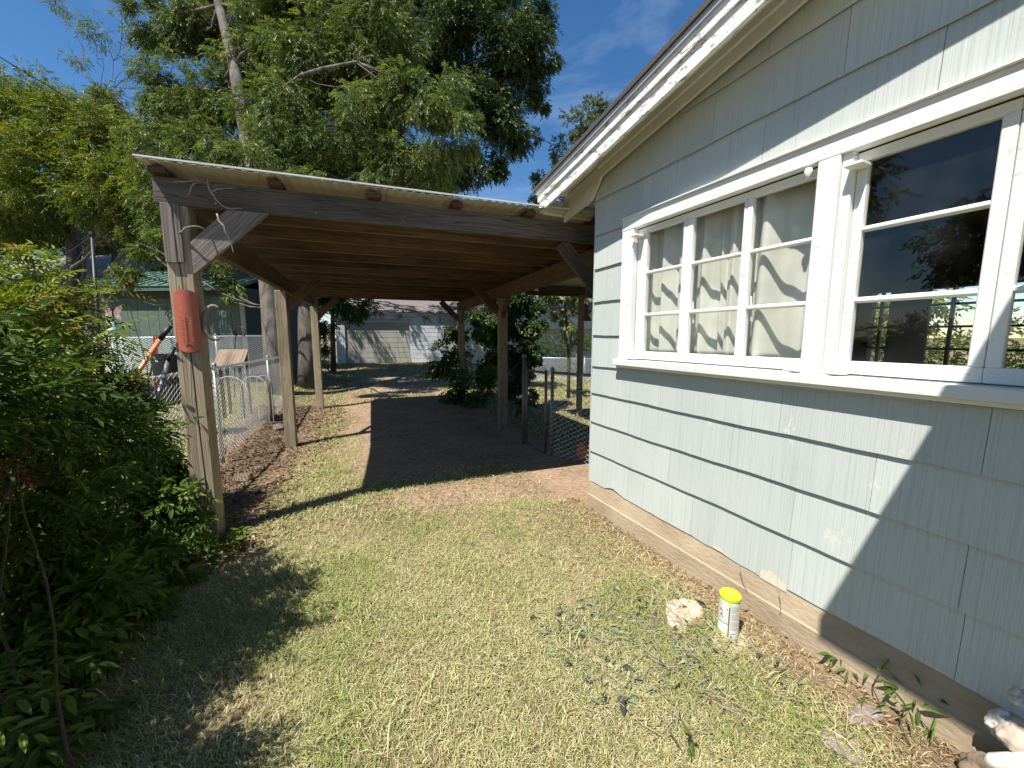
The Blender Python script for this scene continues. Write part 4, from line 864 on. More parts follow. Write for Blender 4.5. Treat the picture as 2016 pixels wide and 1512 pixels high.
def blob_sprays(blobs, dens, clump=.35, shell=.55, flat=.8):
    """spray roots inside lumpy blobs (centre, radius): returns positions and outward directions"""
    P = []; O = []
    for c, r in blobs:
        c = np.array(c); ns = max(4, int(12*(r/1.0)**1.2)) ; sub = RG.normal(size=(ns, 3)); sub /= np.linalg.norm(sub, axis=1)[:, None]; sub *= (RG.random((ns, 1))**(shell))*r*.85; sub[:, 2] *= flat
        nn = int(dens*r**2); ix = RG.integers(0, ns, nn); q = RG.normal(size=(nn, 3)); q /= np.linalg.norm(q, axis=1)[:, None]; q *= RG.random((nn, 1))**.45*r*clump*(.6+.8*RG.random((ns, 1))[ix]); q[:, 2] *= .75
        pos = sub[ix]+q; P.append(c+pos); o = pos+q*1.2; O.append(o/(np.linalg.norm(o, axis=1)[:, None]+1e-6))
    return np.concatenate(P), np.concatenate(O)
def sprays_to_leaves(P, O, k, rach, Ll, Lw, droop, cols, name, six=False, w=None, jit=.22, pairs=True, spread=1.0, up=.65):
    """pinnate sprays: k leaflets along each drooping stalk"""
    n = len(P); D0 = O*spread+RG.normal(size=(n, 3))*.55; D0[:, 2] -= droop*.4; D0 /= np.linalg.norm(D0, axis=1)[:, None]
    Nn = np.array([0, 0, 1.0])*up+RG.normal(size=(n, 3))*.35; Nn -= D0*(D0*Nn).sum(1)[:, None]; Nn /= np.linalg.norm(Nn, axis=1)[:, None]
    S = np.cross(D0, Nn); scol = pal(n, cols, jit, w); Rr = rach*(.7+.6*RG.random((n, 1)))
    LP = []; LD = []; LN = []; LC = []
    for j in range(k):
        t = (j+.6)/k; sd = (1 if j % 2 else -1) if j < k-1 else 0
        pos = P+D0*Rr*t-np.array([0, 0, 1.0])*Rr*droop*.5*t*t
        d = D0*(.75 if sd else 1)+S*sd*.8-np.array([0, 0, 1.0])*droop*(.35+.5*t)+RG.normal(size=(n, 3))*.12; d /= np.linalg.norm(d, axis=1)[:, None]
        nn = Nn+RG.normal(size=(n, 3))*.25; nn -= d*(d*nn).sum(1)[:, None]; nn /= np.linalg.norm(nn, axis=1)[:, None]
        LP.append(pos); LD.append(d); LN.append(nn); LC.append(scol*(1+.12*(RG.random((n, 1))-.5)))
    LP = np.concatenate(LP); m_ = len(LP); s = .7+.6*RG.random(m_)
    return leaf_mesh(LP, np.concatenate(LD), np.concatenate(LN), Ll*s, Lw*s, np.concatenate(LC), name, six=six)
GREEN = [(.075, .115, .028), (.11, .15, .035), (.05, .085, .02), (.15, .18, .045)]
YGREEN = [(.11, .155, .022), (.15, .19, .03), (.08, .125, .02), (.19, .20, .035)]
DARKG = [(.035, .065, .018), (.05, .085, .02), (.07, .10, .03), (.028, .05, .015)]
GREYG = [(.10, .13, .06), (.13, .16, .075), (.08, .105, .05)]
def limb(mb, A, B, r0, r1, wig=.12, n=7):
    A = np.array(A); B = np.array(B); Ln = np.linalg.norm(B-A); pts = []
    o = RG.normal(size=3)*min(wig*Ln, .28)
    for i in range(n+1):
        t = i/n; pts.append(A+(B-A)*t+o*math.sin(math.pi*t)*(1)+RG.normal(size=3)*.012*Ln*(0 < i < n)+np.array([0, 0, -.02*Ln*math.sin(math.pi*t)]))
    mb.tube(pts, [r0+(r1-r0)*(i/n)**.8 for i in range(n+1)], 7 if r0 > .05 else 5); return pts
def tree(name, label, trunk, tr, blobs, cols, dens, k=7, rach=.16, Ll=.085, Lw=.026, droop=.6, bark='bark', tw=.5, wts=None, clump=.35, group=None, six=False, twigs=5):
    """trunk: world points, tr: radii; blobs: (centre, radius)"""
    t_ = thing(name, trunk[0], label, 'tree', group); mb = MB(); mb.tube(trunk, tr, 12)
    T = np.array(trunk)
    for c, r in blobs:
        c = np.array(c); dist = np.linalg.norm(T-c, axis=1)+np.maximum(0, T[:, 2]-c[2])*1.2; i = int(np.argmin(dist[1:]))+1
        base_ = T[i]; r0 = min(tr[i]*.45, .02+.014*np.linalg.norm(c-base_)); r0 = r0 if r > .5 else min(r0, .016); pts = limb(mb, base_, c, r0, min(r0, .018))
        for q in range(twigs):
            e = RG.normal(size=3); e /= np.linalg.norm(e); s_ = pts[rnd.randrange(3, len(pts))]; limb(mb, s_, c+e*r*.9, .016, .004, .1, 5)
    mb.build('trunk', M[bark], t_, smooth=True)
    P, O = blob_sprays(blobs, dens, clump); me = sprays_to_leaves(P, O, k, rach, Ll, Lw, droop, cols, 'crown', w=wts, six=six, jit=.42)
    link('crown', me, M['leaf'], t_); return t_
def px(lst): return [(at(x, y, d), r) for x, y, d, r in lst]
def gnd(x, y, d):
    p = at(x, y, d); p[2] = float(gz(p[0], p[1]))-.15; return p
# big pecan-like tree behind the carport (trunk leaning left as it climbs)
TA = [gnd(548, 745, 9.6), at(540, 700, 9.6), at(532, 600, 9.6), at(515, 430, 9.9), at(487, 280, 10.2), at(462, 130, 10.6), at(432, 10, 11.0), at(400, -160, 11.5)]
tree('pecan_tree', 'tall leafy tree with a pale leaning trunk directly behind the left beam of the carport', TA, [.27, .235, .21, .19, .17, .15, .12, .08],
     px([(400, 300, 10.9, 1.5), (560, 250, 9.8, 1.4), (640, 120, 10.4, 1.6), (560, 30, 11, 1.5), (720, 230, 9.6, 1.3), (640, 340, 9.8, 1.1), (760, 60, 10.6, 1.5), (530, 130, 11.6, 1.3), (380, 200, 12, 1.1), (820, 180, 9.3, 1.1), (880, 260, 9.2, .9), (780, 330, 9.6, 1.0), (560, -60, 11, 1.6), (700, -60, 11, 1.6), (400, 430, 10.6, .9), (500, 400, 10.4, .9), (340, 340, 11.5, 1.1), (450, 520, 10.2, .5), (370, 60, 12, .9), (430, 350, 11, 1.2), (700, 150, 11, 1.4), (600, 380, 10.5, .9), (860, 350, 9.8, .7), (330, 430, 11.5, .8), (345, 60, 12, 1.2), (400, -40, 12, 1.4), (340, 180, 12, 1.1), (430, 60, 12, 1.3), (450, 210, 11.7, 1.2), (560, 110, 10.6, .9), (300, 500, 9.6, .42), (262, 540, 9.8, .34), (345, 470, 9.6, .55), (452, 570, 10.0, .26), (300, 420, 10.4, .7)])+[(np.array([-1.3, 9.9, 4.9]), .7), (np.array([-.1, 10.4, 4.8]), .7), (np.array([1.0, 10.9, 5.0]), .65), (np.array([2.0, 11.2, 5.0]), .5)],
     GREEN+[(.15, .20, .04)], 1150, k=9, rach=.22, Ll=.085, Lw=.025, droop=.9, bark='bark_mid', clump=.34)
TB = [gnd(608, 770, 11.2), at(606, 700, 11.2), at(604, 560, 11.3), at(620, 400, 11.8), at(700, 200, 12.8), at(820, 60, 13.6), at(880, -60, 14)]
tree('elm_tree', 'large dark leaved tree whose thick trunk stands beside the rear left carport post', TB, [.30, .25, .24, .22, .2, .16, .1],
     px([(900, 60, 13, 1.9), (1000, 110, 13, 1.5), (960, 230, 13.2, 1.4), (860, 170, 14, 1.8), (1040, 50, 13.5, 1.1), (1000, 250, 13, 1.0), (900, 330, 13.4, 1.1), (960, 330, 13.2, .8), (740, 30, 14, 2.0), (960, -80, 13.5, 1.9), (820, -60, 14, 2.2), (760, 300, 14.5, 1.5), (1060, 130, 13.2, .8), (640, 60, 15, 2.2), (560, 300, 15.5, 2.2), (660, 330, 15, 1.6), (820, 340, 14, 1.2), (1050, 200, 13.4, .6)]),
     DARKG, 950, k=7, rach=.19, Ll=.10, Lw=.04, droop=.8, clump=.34)
TC = [gnd(150, 745, 17), at(150, 600, 17), at(140, 400, 17.5), at(120, 240, 18), at(110, 180, 18.5)]
tree('hackberry_tree', 'broad sunlit yellow-green tree at the left behind the neighbouring roof', TC, [.3, .26, .22, .16, .1],
     px([(60, 230, 16.5, 2.2), (150, 260, 16, 1.9), (240, 300, 15.5, 1.9), (110, 350, 15.5, 2.0), (230, 400, 15, 1.7), (20, 400, 16, 2.3), (-60, 280, 17, 2.6), (320, 300, 15, 1.3), (-40, 180, 17.5, 1.6), (300, 430, 14.5, 1.2), (200, 215, 16.5, 1.1), (-150, 400, 16, 2.6), (330, 250, 14, 1.0), (260, 360, 14.5, 1.6), (330, 380, 14, 1.3), (170, 330, 15.5, 1.5)]),
     YGREEN+GREEN[:2], 620, k=7, rach=.26, Ll=.125, Lw=.042, droop=.6, clump=.36)
TC2 = [gnd(150, 745, 25), at(150, 600, 25), at(150, 500, 25), at(160, 440, 25)]
tree('understory_tree', 'low dark shaded thicket tree under the yellow-green tree at far left', TC2, [.26, .22, .18, .1],
     px([(20, 450, 25, 2.4), (120, 460, 25, 2.2), (220, 460, 25, 2.0), (300, 470, 24, 1.8), (-90, 450, 25, 3.0), (400, 490, 22, 1.9), (490, 520, 20, 1.6), (330, 500, 22, 1.7), (560, 560, 18, 1.4), (590, 640, 18, 1.1), (620, 580, 18, 1.2), (555, 480, 18, 1.6)]), DARKG, 260, k=7, rach=.32, Ll=.17, Lw=.075, droop=.6)
TD = [gnd(230, 745, 19), at(230, 600, 19), at(215, 330, 19.3), at(205, 230, 19.6), at(200, 190, 20)]
tree('bare_topped_tree', 'thin sparse tree whose twiggy branches reach into the sky at upper left', TD, [.14, .12, .09, .06, .03],
     px([(190, 60, 20, 1.1), (260, 30, 20, 1.0), (150, 110, 20, .7), (280, 120, 19.5, .9), (190, 200, 19.5, 1.1), (110, 10, 20.4, .8), (240, 180, 19.8, .8), (300, 60, 19.8, .9), (130, 190, 19.6, .7)]), GREEN, 130, k=7, rach=.22, Ll=.10, Lw=.035, droop=.7, clump=.4, twigs=9)
TE = [gnd(1190, 760, 17), at(1185, 600, 17), at(1170, 400, 17), at(1150, 300, 17), at(1160, 220, 17.3)]
tree('live_oak_tree', 'grey-green tree rising behind the roof eave of the green house', TE, [.2, .17, .14, .1, .06],
     px([(1105, 300, 16.5, .9), (1150, 250, 16.8, 1.0), (1190, 220, 17, .8), (1075, 370, 16.2, .75), (1050, 410, 16.2, .5), (1130, 360, 16.5, 1.0), (1220, 230, 17.2, .6), (1200, 300, 17, 1.2), (1160, 200, 17, .35), (1060, 270, 16.5, .35)]), GREYG, 420, k=6, rach=.14, Ll=.09, Lw=.05, droop=.2, clump=.3)
TF = [gnd(1120, 740, 10), at(1120, 700, 10), at(1115, 620, 10), at(1110, 575, 10)]
tree('redbud_tree', 'small backlit broadleaf tree under the patio cover beyond the gate', TF, [.05, .045, .035, .02],
     px([(1095, 590, 9.6, .45), (1140, 585, 9.8, .5), (1075, 570, 9.8, .3), (1120, 620, 10, .32), (1125, 642, 9.5, .14)]), YGREEN, 420, k=5, rach=.12, Ll=.09, Lw=.07, droop=.6)
TG = [gnd(655, 700, 17), at(655, 660, 17), at(655, 610, 16.8), at(670, 560, 16.6)]
tree('thicket_tree', 'dark leafy tree overhanging the left side of the far garage door', TG, [.12, .1, .08, .05],
     px([(670, 600, 15.2, .8), (700, 610, 14.8, .55), (650, 650, 15.6, .5), (655, 560, 15.5, 1.0), (730, 600, 15, .35), (720, 560, 15.4, .9), (640, 690, 16.4, .35), (660, 480, 15, 1.2)]), DARKG+GREEN[:1], 480, k=7, rach=.18, Ll=.10, Lw=.045, droop=.8)
TH_ = [np.array([-3.0, 17, -.1]), np.array([-3.0, 17, 3]), np.array([-2.6, 17.2, 5]), np.array([-2.2, 17.4, 6.2])]
tree('added_shade_tree', 'spreading tree added between the pecan and the far garage to dapple the garage front', TH_, [.2, .17, .14, .1],
     [(np.array([x_, y_, z_]), r_) for x_, y_, z_, r_ in ((-3.2, 20.8, 5.4, .8), (-1.9, 21.4, 5.6, .9), (-.6, 21.2, 5.2, .8), (.6, 21.5, 5.8, .9), (1.9, 21.2, 5.4, .8), (3.1, 20.9, 5.6, .9), (4.4, 20.9, 5.4, .8), (5.6, 20.6, 5.8, .9), (-2.6, 22.8, 5.8, .8), (-.2, 22.8, 6.0, .9), (2.2, 22.6, 5.9, .9), (4.6, 22.2, 6.0, .9), (-3.2, 16.6, 5.4, 1.2), (-1.6, 15.6, 5.6, 1.0), (.2, 17.2, 5.8, 1.1), (1.8, 18.2, 5.6, .9), (-2.4, 13.4, 5.0, 1.0), (-.6, 13.2, 5.2, .8), (1.0, 14.6, 5.4, .9), (2.4, 16.0, 5.4, .8), (.2, 19.2, 5.6, .8), (2.6, 19.4, 5.6, .8))]+px([(785, 612, 17, .2), (835, 618, 17, .22), (868, 620, 17, .16), (745, 606, 17, .3)]), DARKG+GREEN[:2], 190, k=7, rach=.22, Ll=.11, Lw=.045, droop=.6, clump=.3, twigs=3)  # crowns added out of sight to dapple drive and garage; the last hang in view
# trees outside the frame that the window glass mirrors
for k, (x_, y_, h_) in enumerate(((-9.5, 2.0, 6.5), (-9.0, 7.5, 7.5), (-12.5, 12, 8))):
    tree('yard_tree', ['round leafy tree left of the shrub, mirrored in the house window', 'leafy tree behind the neighbouring yard at left, mirrored in the window', 'tallest leafy tree farthest left behind the neighbouring house'][k], [np.array([x_, y_, -.1]), np.array([x_, y_, 2.2]), np.array([x_+.2, y_, h_*.7])], [.2, .16, .08],
         [(np.array([x_+RG.uniform(-1.6, 1.6), y_+RG.uniform(-1.6, 1.6), h_*.45+RG.uniform(0, h_*.5)]), 1.4) for _ in range(8)], GREEN, 130, k=7, rach=.3, Ll=.15, Lw=.07, droop=.5)
tree('yard_tree', 'leafy tree in the side yard seen through the far window of the room', [np.array([12, 4.2, -.1]), np.array([12, 4.2, 1.5]), np.array([12, 4.3, 3])], [.15, .1, .05],
     [(np.array([12+RG.uniform(-1, 1), 5.2+RG.uniform(-1.6, 1.2), .9+RG.uniform(0, 1.5)]), .9) for _ in range(7)], YGREEN, 260, k=6, rach=.2, Ll=.12, Lw=.05, droop=.5)
shrub_later = True
# ------------------------------------------------------------------ shrubs
def shrub(name, label, blobs, cols, dens, k, rach, Ll, Lw, droop=.35, stems=14, cat='shrub', w=None, six=True, clump=.45, mat='leaf_near', group=None, base=None, up=.65, sr=.006):
    c0 = base if base is not None else np.mean([b[0] for b in blobs], 0); c0 = np.array([c0[0], c0[1], float(gz(c0[0], c0[1]))])
    t_ = thing(name, c0, label, cat, group); mb = MB()
    for i in range(stems):
        c, r = blobs[i % len(blobs)]; s = c0+np.array([rnd.uniform(-.25, .25), rnd.uniform(-.3, .3), -.05]); s[:2] += (np.array(c)[:2]-c0[:2])*.55
        limb(mb, s, np.array(c)+RG.normal(size=3)*r*.4, sr, .0025, .08, 6)
    mb.build('stems', M['stem'], t_)
    P, O = blob_sprays(blobs, dens, clump, .6, 1.0); ok = P[:, 2] > gz(P[:, 0], P[:, 1])+.04; ok &= ~((P[:, 1] < .9) & (P[:, 0] > -.8) & (P[:, 0] < .8)) & (np.linalg.norm(P-CAM, axis=1) > 1.15); P = P[ok]; O = O[ok]
    link('foliage', sprays_to_leaves(P, O, k, rach, Ll, Lw, droop, cols, 'foliage', six=six, w=w, up=up), M[mat], t_); return t_
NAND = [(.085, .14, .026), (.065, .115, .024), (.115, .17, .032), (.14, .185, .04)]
NLIT = [(.19, .25, .04), (.14, .20, .036), (.25, .29, .06), (.29, .21, .065)]  # leaf colours of the shrub top, with the sunlight put into the green
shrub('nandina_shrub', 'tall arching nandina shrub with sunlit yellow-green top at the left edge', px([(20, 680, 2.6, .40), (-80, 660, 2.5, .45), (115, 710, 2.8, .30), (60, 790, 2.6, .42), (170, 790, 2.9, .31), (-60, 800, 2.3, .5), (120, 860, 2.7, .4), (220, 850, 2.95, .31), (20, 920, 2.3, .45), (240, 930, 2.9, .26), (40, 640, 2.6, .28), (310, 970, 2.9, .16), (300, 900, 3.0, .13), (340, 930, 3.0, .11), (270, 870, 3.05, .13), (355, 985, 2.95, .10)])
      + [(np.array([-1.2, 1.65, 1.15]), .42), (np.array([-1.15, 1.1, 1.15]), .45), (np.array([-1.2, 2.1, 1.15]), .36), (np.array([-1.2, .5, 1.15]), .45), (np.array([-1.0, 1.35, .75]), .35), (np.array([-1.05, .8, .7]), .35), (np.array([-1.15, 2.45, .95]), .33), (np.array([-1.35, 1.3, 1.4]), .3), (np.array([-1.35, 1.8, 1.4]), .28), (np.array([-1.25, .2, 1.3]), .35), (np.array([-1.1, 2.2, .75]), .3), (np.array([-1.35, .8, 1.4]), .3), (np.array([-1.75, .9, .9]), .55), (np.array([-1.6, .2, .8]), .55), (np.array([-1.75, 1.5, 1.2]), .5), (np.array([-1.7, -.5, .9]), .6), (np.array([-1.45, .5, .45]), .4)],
      [(.05, .088, .018), (.04, .07, .016), (.075, .115, .024), (.12, .17, .03)], 2500, 9, .15, .046, .015, .35, 26, w=[.34, .26, .26, .14])  # leaf green darkened to stand for the shade inside the shrub
shrub('nandina_shoots', 'nandina shoots over the top of the tall shrub, coloured bright yellow-green for sunlight', px([(30, 550, 2.4, .15), (100, 575, 2.5, .13), (-20, 560, 2.3, .18), (150, 615, 2.7, .10), (190, 570, 2.8, .04), (60, 620, 2.3, .17), (140, 670, 2.6, .14), (190, 705, 2.7, .07), (0, 670, 2.2, .20), (235, 572, 2.75, .045), (100, 720, 2.4, .14), (120, 520, 2.7, .05), (170, 550, 2.8, .045), (60, 505, 2.5, .06), (20, 750, 2.1, .2), (5, 500, 2.4, .07), (228, 650, 2.45, .05), (250, 668, 2.5, .025)]),
      NLIT, 3600, 9, .15, .046, .015, .25, 14, w=[.4, .28, .24, .08], cat='shrub')
shrub('nandina_shrub', 'low spreading nandina shrub in shade around the foot of the front post', px([(120, 1010, 2.1, .34), (230, 1010, 2.4, .30), (330, 1030, 2.6, .24), (60, 1090, 1.85, .33), (210, 1110, 2.0, .28), (320, 1100, 2.3, .22), (400, 1090, 2.5, .15), (120, 1210, 1.7, .26), (250, 1190, 1.95, .18), (40, 1290, 1.5, .26), (170, 1290, 1.7, .17), (70, 1400, 1.4, .2), (-60, 1250, 1.5, .32), (-10, 1450, 1.3, .22), (380, 1010, 2.85, .14), (430, 1110, 2.55, .09), (310, 1190, 2.1, .12), (-20, 1080, 1.8, .3), (180, 1380, 1.55, .1), (450, 1060, 2.75, .07), (60, 1500, 1.35, .12)]),
      NAND+[(.07, .12, .03)], 3000, 7, .125, .056, .024, .35, 22, w=[.34, .3, .18, .08, .1])
shrub('red_nandina_shoot', 'young nandina shoot with dark red leaves at the left edge', px([(25, 905, 1.3, .022), (8, 940, 1.3, .03), (48, 880, 1.32, .012)]), [(.13, .04, .03), (.10, .05, .03), (.16, .06, .045)], 9000, 7, .07, .036, .011, .1, 4, clump=.7)
# right side: vines and bush at the carport posts
VN = [(.045, .085, .02), (.03, .06, .015), (.07, .11, .025)]
shrub('vine_thicket', 'dense dark green vine column wrapped round the inner right carport post', px([(1015, 600, 7.9, .30), (1035, 640, 7.9, .33), (1020, 690, 7.8, .33), (1040, 585, 8.2, .28), (1025, 730, 7.6, .26), (1040, 780, 7.4, .2), (1010, 760, 7.6, .25), (985, 660, 8.2, .22), (1055, 620, 8.1, .22), (1000, 720, 8.0, .28), (1045, 700, 7.8, .25), (1020, 575, 8, .25), (1005, 640, 7.9, .25)]), VN, 2200, 5, .10, .07, .055, .7, 18, cat='vine', mat='leaf', up=.3, base=at(1010, 800, 7.8))
shrub('leafy_bush', 'large dark bush with light showing through, in front of the rear right carport post', px([(890, 720, 9.6, .55), (930, 760, 9.2, .5), (880, 780, 9.4, .4), (940, 700, 9.8, .5), (905, 660, 10.2, .38), (950, 640, 10.4, .42), (965, 610, 10.4, .33), (940, 790, 8.8, .35), (975, 690, 9.4, .35), (870, 690, 10, .25), (960, 740, 9, .4), (935, 620, 10.2, .35), (965, 592, 10, .28), (890, 650, 10.2, .22), (975, 640, 9.6, .35)]), VN+[(.09, .13, .03)], 900, 5, .13, .07, .05, .6, 26, mat='leaf', cat='bush', up=.3, base=at(925, 800, 9.4))
shrub('clipped_hedge', 'rounded green hedge behind the far chain link fence', px([(1080, 680, 15.6, .75), (1120, 675, 15.8, .8), (1165, 680, 16, .8), (1210, 680, 16.4, .9), (1120, 700, 15.5, .6), (1040, 690, 15.8, .7)]), GREEN, 900, 5, .1, .05, .025, .1, 16, mat='leaf', cat='hedge', clump=.5)
shrub('garage_weeds', 'tall green weeds left of the garage door', px([(640, 700, 18.5, .5), (628, 690, 18.5, .5), (650, 712, 18.5, .25), (870, 712, 18.5, .35), (900, 705, 17, .5)]), YGREEN, 300, 5, .2, .09, .03, .2, 12, mat='leaf', cat='weeds', clump=.5)
shrub('fence_vine', 'sparse leafy vine growth climbing the pole and post at the left fence', px([(310, 880, 3.7, .12), (350, 960, 3.3, .14), (290, 820, 3.9, .10), (255, 780, 3.9, .12), (330, 1000, 3.2, .14)]), NAND, 2200, 7, .11, .045, .014, .35, 8, cat='vine')
shrub('weeds', 'broad bladed green weeds growing against the concrete footing', [(onz(1700, 1330)+np.array([0, 0, .05]), .07), (onz(1745, 1370)+np.array([0, 0, .05]), .08), (onz(1790, 1420)+np.array([0, 0, .05]), .07), (onz(1650, 1310)+np.array([0, 0, .04]), .05), (onz(1850, 1440)+np.array([0, 0, .06]), .04)], [(.10, .17, .04), (.13, .20, .05)], 3400, 3, .04, .065, .013, .2, 10, cat='weeds', clump=.8, sr=.002)
# ------------------------------------------------------------------ grass
def grass(name, label, n, x0, x1, y0, y1, hmin, hmax, wdt, thr=0.0, maskf=lawnmask, cols=None, extra=None):
    P = RG.random((n, 2))*[x1-x0, y1-y0]+[x0, y0]; m_ = maskf(P[:, 0], P[:, 1]); keep = RG.random(n) < m_; 
    if extra is not None: keep &= extra(P)
    P = P[keep]; n = len(P); z = gz(P[:, 0], P[:, 1]); a = RG.random(n)*6.283; D = np.stack([np.cos(a), np.sin(a), np.zeros(n)], 1)
    pn = fbm(P[:, 0]*2.1+40, P[:, 1]*2.1+7, 4); h = (hmin+(hmax-hmin)*RG.random(n)**1.8)*(.7+.7*pn); lean = (.5+1.3*RG.random(n))
    S = np.stack([-D[:, 1], D[:, 0], np.zeros(n)], 1); B = np.stack([P[:, 0], P[:, 1], z], 1); h = h[:, None]; lean = lean[:, None]; W_ = (wdt*(.6+.8*RG.random(n)))[:, None]
    mid = B+D*h*lean*.45+np.array([0, 0, 1.0])*h*.62; tip = B+D*h*lean*1.15+np.array([0, 0, 1.0])*h*(.95-.35*(lean-.5))
    V = np.stack([B-S*W_*.5, B+S*W_*.5, mid+S*W_*.42, mid-S*W_*.42, tip], 1).reshape(-1, 3)
    straw = RG.random(n) < (.22+.45*sstep(.62, .40, pn)); near = sstep(1.5, 1.8, P[:, 0])*(P[:, 1] < 3); straw |= RG.random(n) < near*.75
    gc = np.array([(.25, .285, .085), (.31, .335, .115), (.19, .24, .07), (.37, .37, .15)])[RG.integers(0, 4, n)]; sc = np.array([(.52, .475, .26), (.45, .40, .21), (.60, .55, .33), (.38, .31, .17)])[RG.integers(0, 4, n)]
    c = np.where(straw[:, None], sc, gc)*(.8+.4*RG.random((n, 1)))
    b = np.arange(n)[:, None]*5
    me = arr_mesh(name, V, quads=b+[0, 1, 2, 3], tris=b+[3, 2, 4], col=np.repeat(c, 5, 0)); o = link(name, me, M['blade'], kind='stuff'); return tag(o, label, 'grass')
grass('lawn_grass', 'short dry yellow-green lawn grass between the shrub and the green house', 260000, -1.5, 1.93, .45, 3.0, .012, .032, .0026)
grass('lawn_grass', 'patchy lawn grass leading to the carport and along its left posts', 120000, -1.1, 1.93, 3.0, 9.5, .015, .045, .0045)
grass('yard_grass', 'rough grass of the neighbouring yard behind the left fence', 50000, -7, -1.4, 4.5, 13, .03, .08, .008)
grass('yard_grass', 'dappled rough grass between the carport and the far garage', 60000, -2.5, 9, 9.5, 23.5, .03, .08, .011)
grass('yard_grass', 'sunlit rough grass beyond the gate on the right', 40000, 2.7, 7.5, 2.7, 14, .03, .075, .009)
def gpt_(x, y): p = onz(x, y); p[2] = float(gz(p[0], p[1]))+.02; return p
grass('tuft_grass', 'scattered taller green tufts standing above the short lawn', 30000, -1.2, 1.85, .5, 5.5, .035, .075, .0034, maskf=lambda x, y: lawnmask(x, y)*sstep(.60, .70, fbm(x*4.3+11, y*4.3+3, 3)))
# litter
def litter(name, label, n, x0, x1, y0, y1, cols, sz, fn=None, cat='litter', ar=.45):
    P = RG.random((n, 2))*[x1-x0, y1-y0]+[x0, y0]
    if fn is not None: P = P[fn(P)]
    n = len(P); d, nn = rot_frames(n, .75); d[:, 2] *= .35; d /= np.linalg.norm(d, axis=1)[:, None]; nn = np.array([0, 0, 1.0])+RG.normal(size=(n, 3))*.35; nn -= d*(d*nn).sum(1)[:, None]; nn /= np.linalg.norm(nn, axis=1)[:, None]
    B = np.stack([P[:, 0], P[:, 1], gz(P[:, 0], P[:, 1])+.006+.010*RG.random(n)], 1); s = sz*(.5+RG.random(n))
    me = leaf_mesh(B, d, nn, s, s*ar, pal(n, cols, .3), name, fold=.2, curl=.25); return tag(link(name, me, M['dry'], kind='stuff'), label, cat)
BR = [(.16, .09, .05), (.24, .15, .09), (.10, .06, .035), (.30, .22, .13)]
litter('fallen_leaves', 'brown fallen leaves in the bed between the fence and the left posts', 6500, -1.5, .2, 3.0, 9.8, BR, .045, lambda P: (P[:, 0] < -.35+.12*(P[:, 1]-3.4)+.25*(RG.random(len(P))-.5)))
litter('fallen_leaves', 'scattered dry leaves and pale bits on the bare drive under the carport', 1500, -.2, 2.5, 3.2, 12, BR+[(.35, .3, .22)], .022)
litter('straw_litter', 'reddish straw and needles along the foot of the house wall', 11000, 1.25, 1.93, .3, 2.75, [(.36, .23, .13), (.44, .34, .20), (.30, .17, .09), (.50, .42, .28)], .032, lambda P: RG.random(len(P)) < sstep(1.25, 1.8, P[:, 0]), ar=.08)
litter('straw_litter', 'thin straw scattered over the lawn', 5000, -.6, 1.8, .5, 4.4, [(.44, .36, .20), (.36, .27, .14)], .045, None, ar=.07)
litter('wilted_weeds', 'wilted grey-green pulled weeds lying on the lawn by the pale stone', 900, .85, 1.75, .72, 1.62, [(.11, .15, .09), (.16, .20, .12), (.05, .06, .045), (.24, .26, .16)], .042, lambda P: (np.abs((P[:, 1]-1.35)-(-.25)*(P[:, 0]-1.2)) < .22+.25*RG.random(len(P))), ar=.42)
shrub('side_hedge', 'leafy hedge in the side yard seen through the far window of the room', [(np.array([11+RG.uniform(-.3, .3), y_, .7+RG.uniform(-.2, .5)]), .75) for y_ in np.arange(-3, 9, .8)], GREEN, 420, 5, .16, .09, .04, .3, 10, mat='leaf', cat='hedge')
shrub('broadleaf_weed', 'low broad leaved weed growing in the lawn at the bottom of the view', [(gpt_(1330, 1440), .05), (gpt_(1370, 1470), .045)], [(.14, .21, .06), (.10, .16, .045)], 5200, 3, .02, .045, .028, .1, 5, cat='weeds', sr=.0015)
litter('driveway_gravel', 'small pale stones on the bare drive', 900, .2, 2.6, 3.2, 9, [(.34, .30, .26), (.42, .36, .28), (.25, .2, .16)], .016, None, ar=.8)
mb = MB()
for k in range(110):
    x_ = rnd.uniform(.85, 1.65); y_ = rnd.uniform(.8, 1.55); a = rnd.uniform(0, 6.28); l_ = rnd.uniform(.05, .16); z_ = float(gz(x_, y_))+.022
    mb.tube([(x_, y_, z_), (x_+l_*.5*math.cos(a), y_+l_*.5*math.sin(a), z_+.012), (x_+l_*math.cos(a+.3), y_+l_*math.sin(a+.3), z_-.006)], .0016, 4)
tag(mb.build('weed_stems', M['twig'], None, kind='stuff'), 'dry weed stems tangled among the wilted leaves', 'litter')
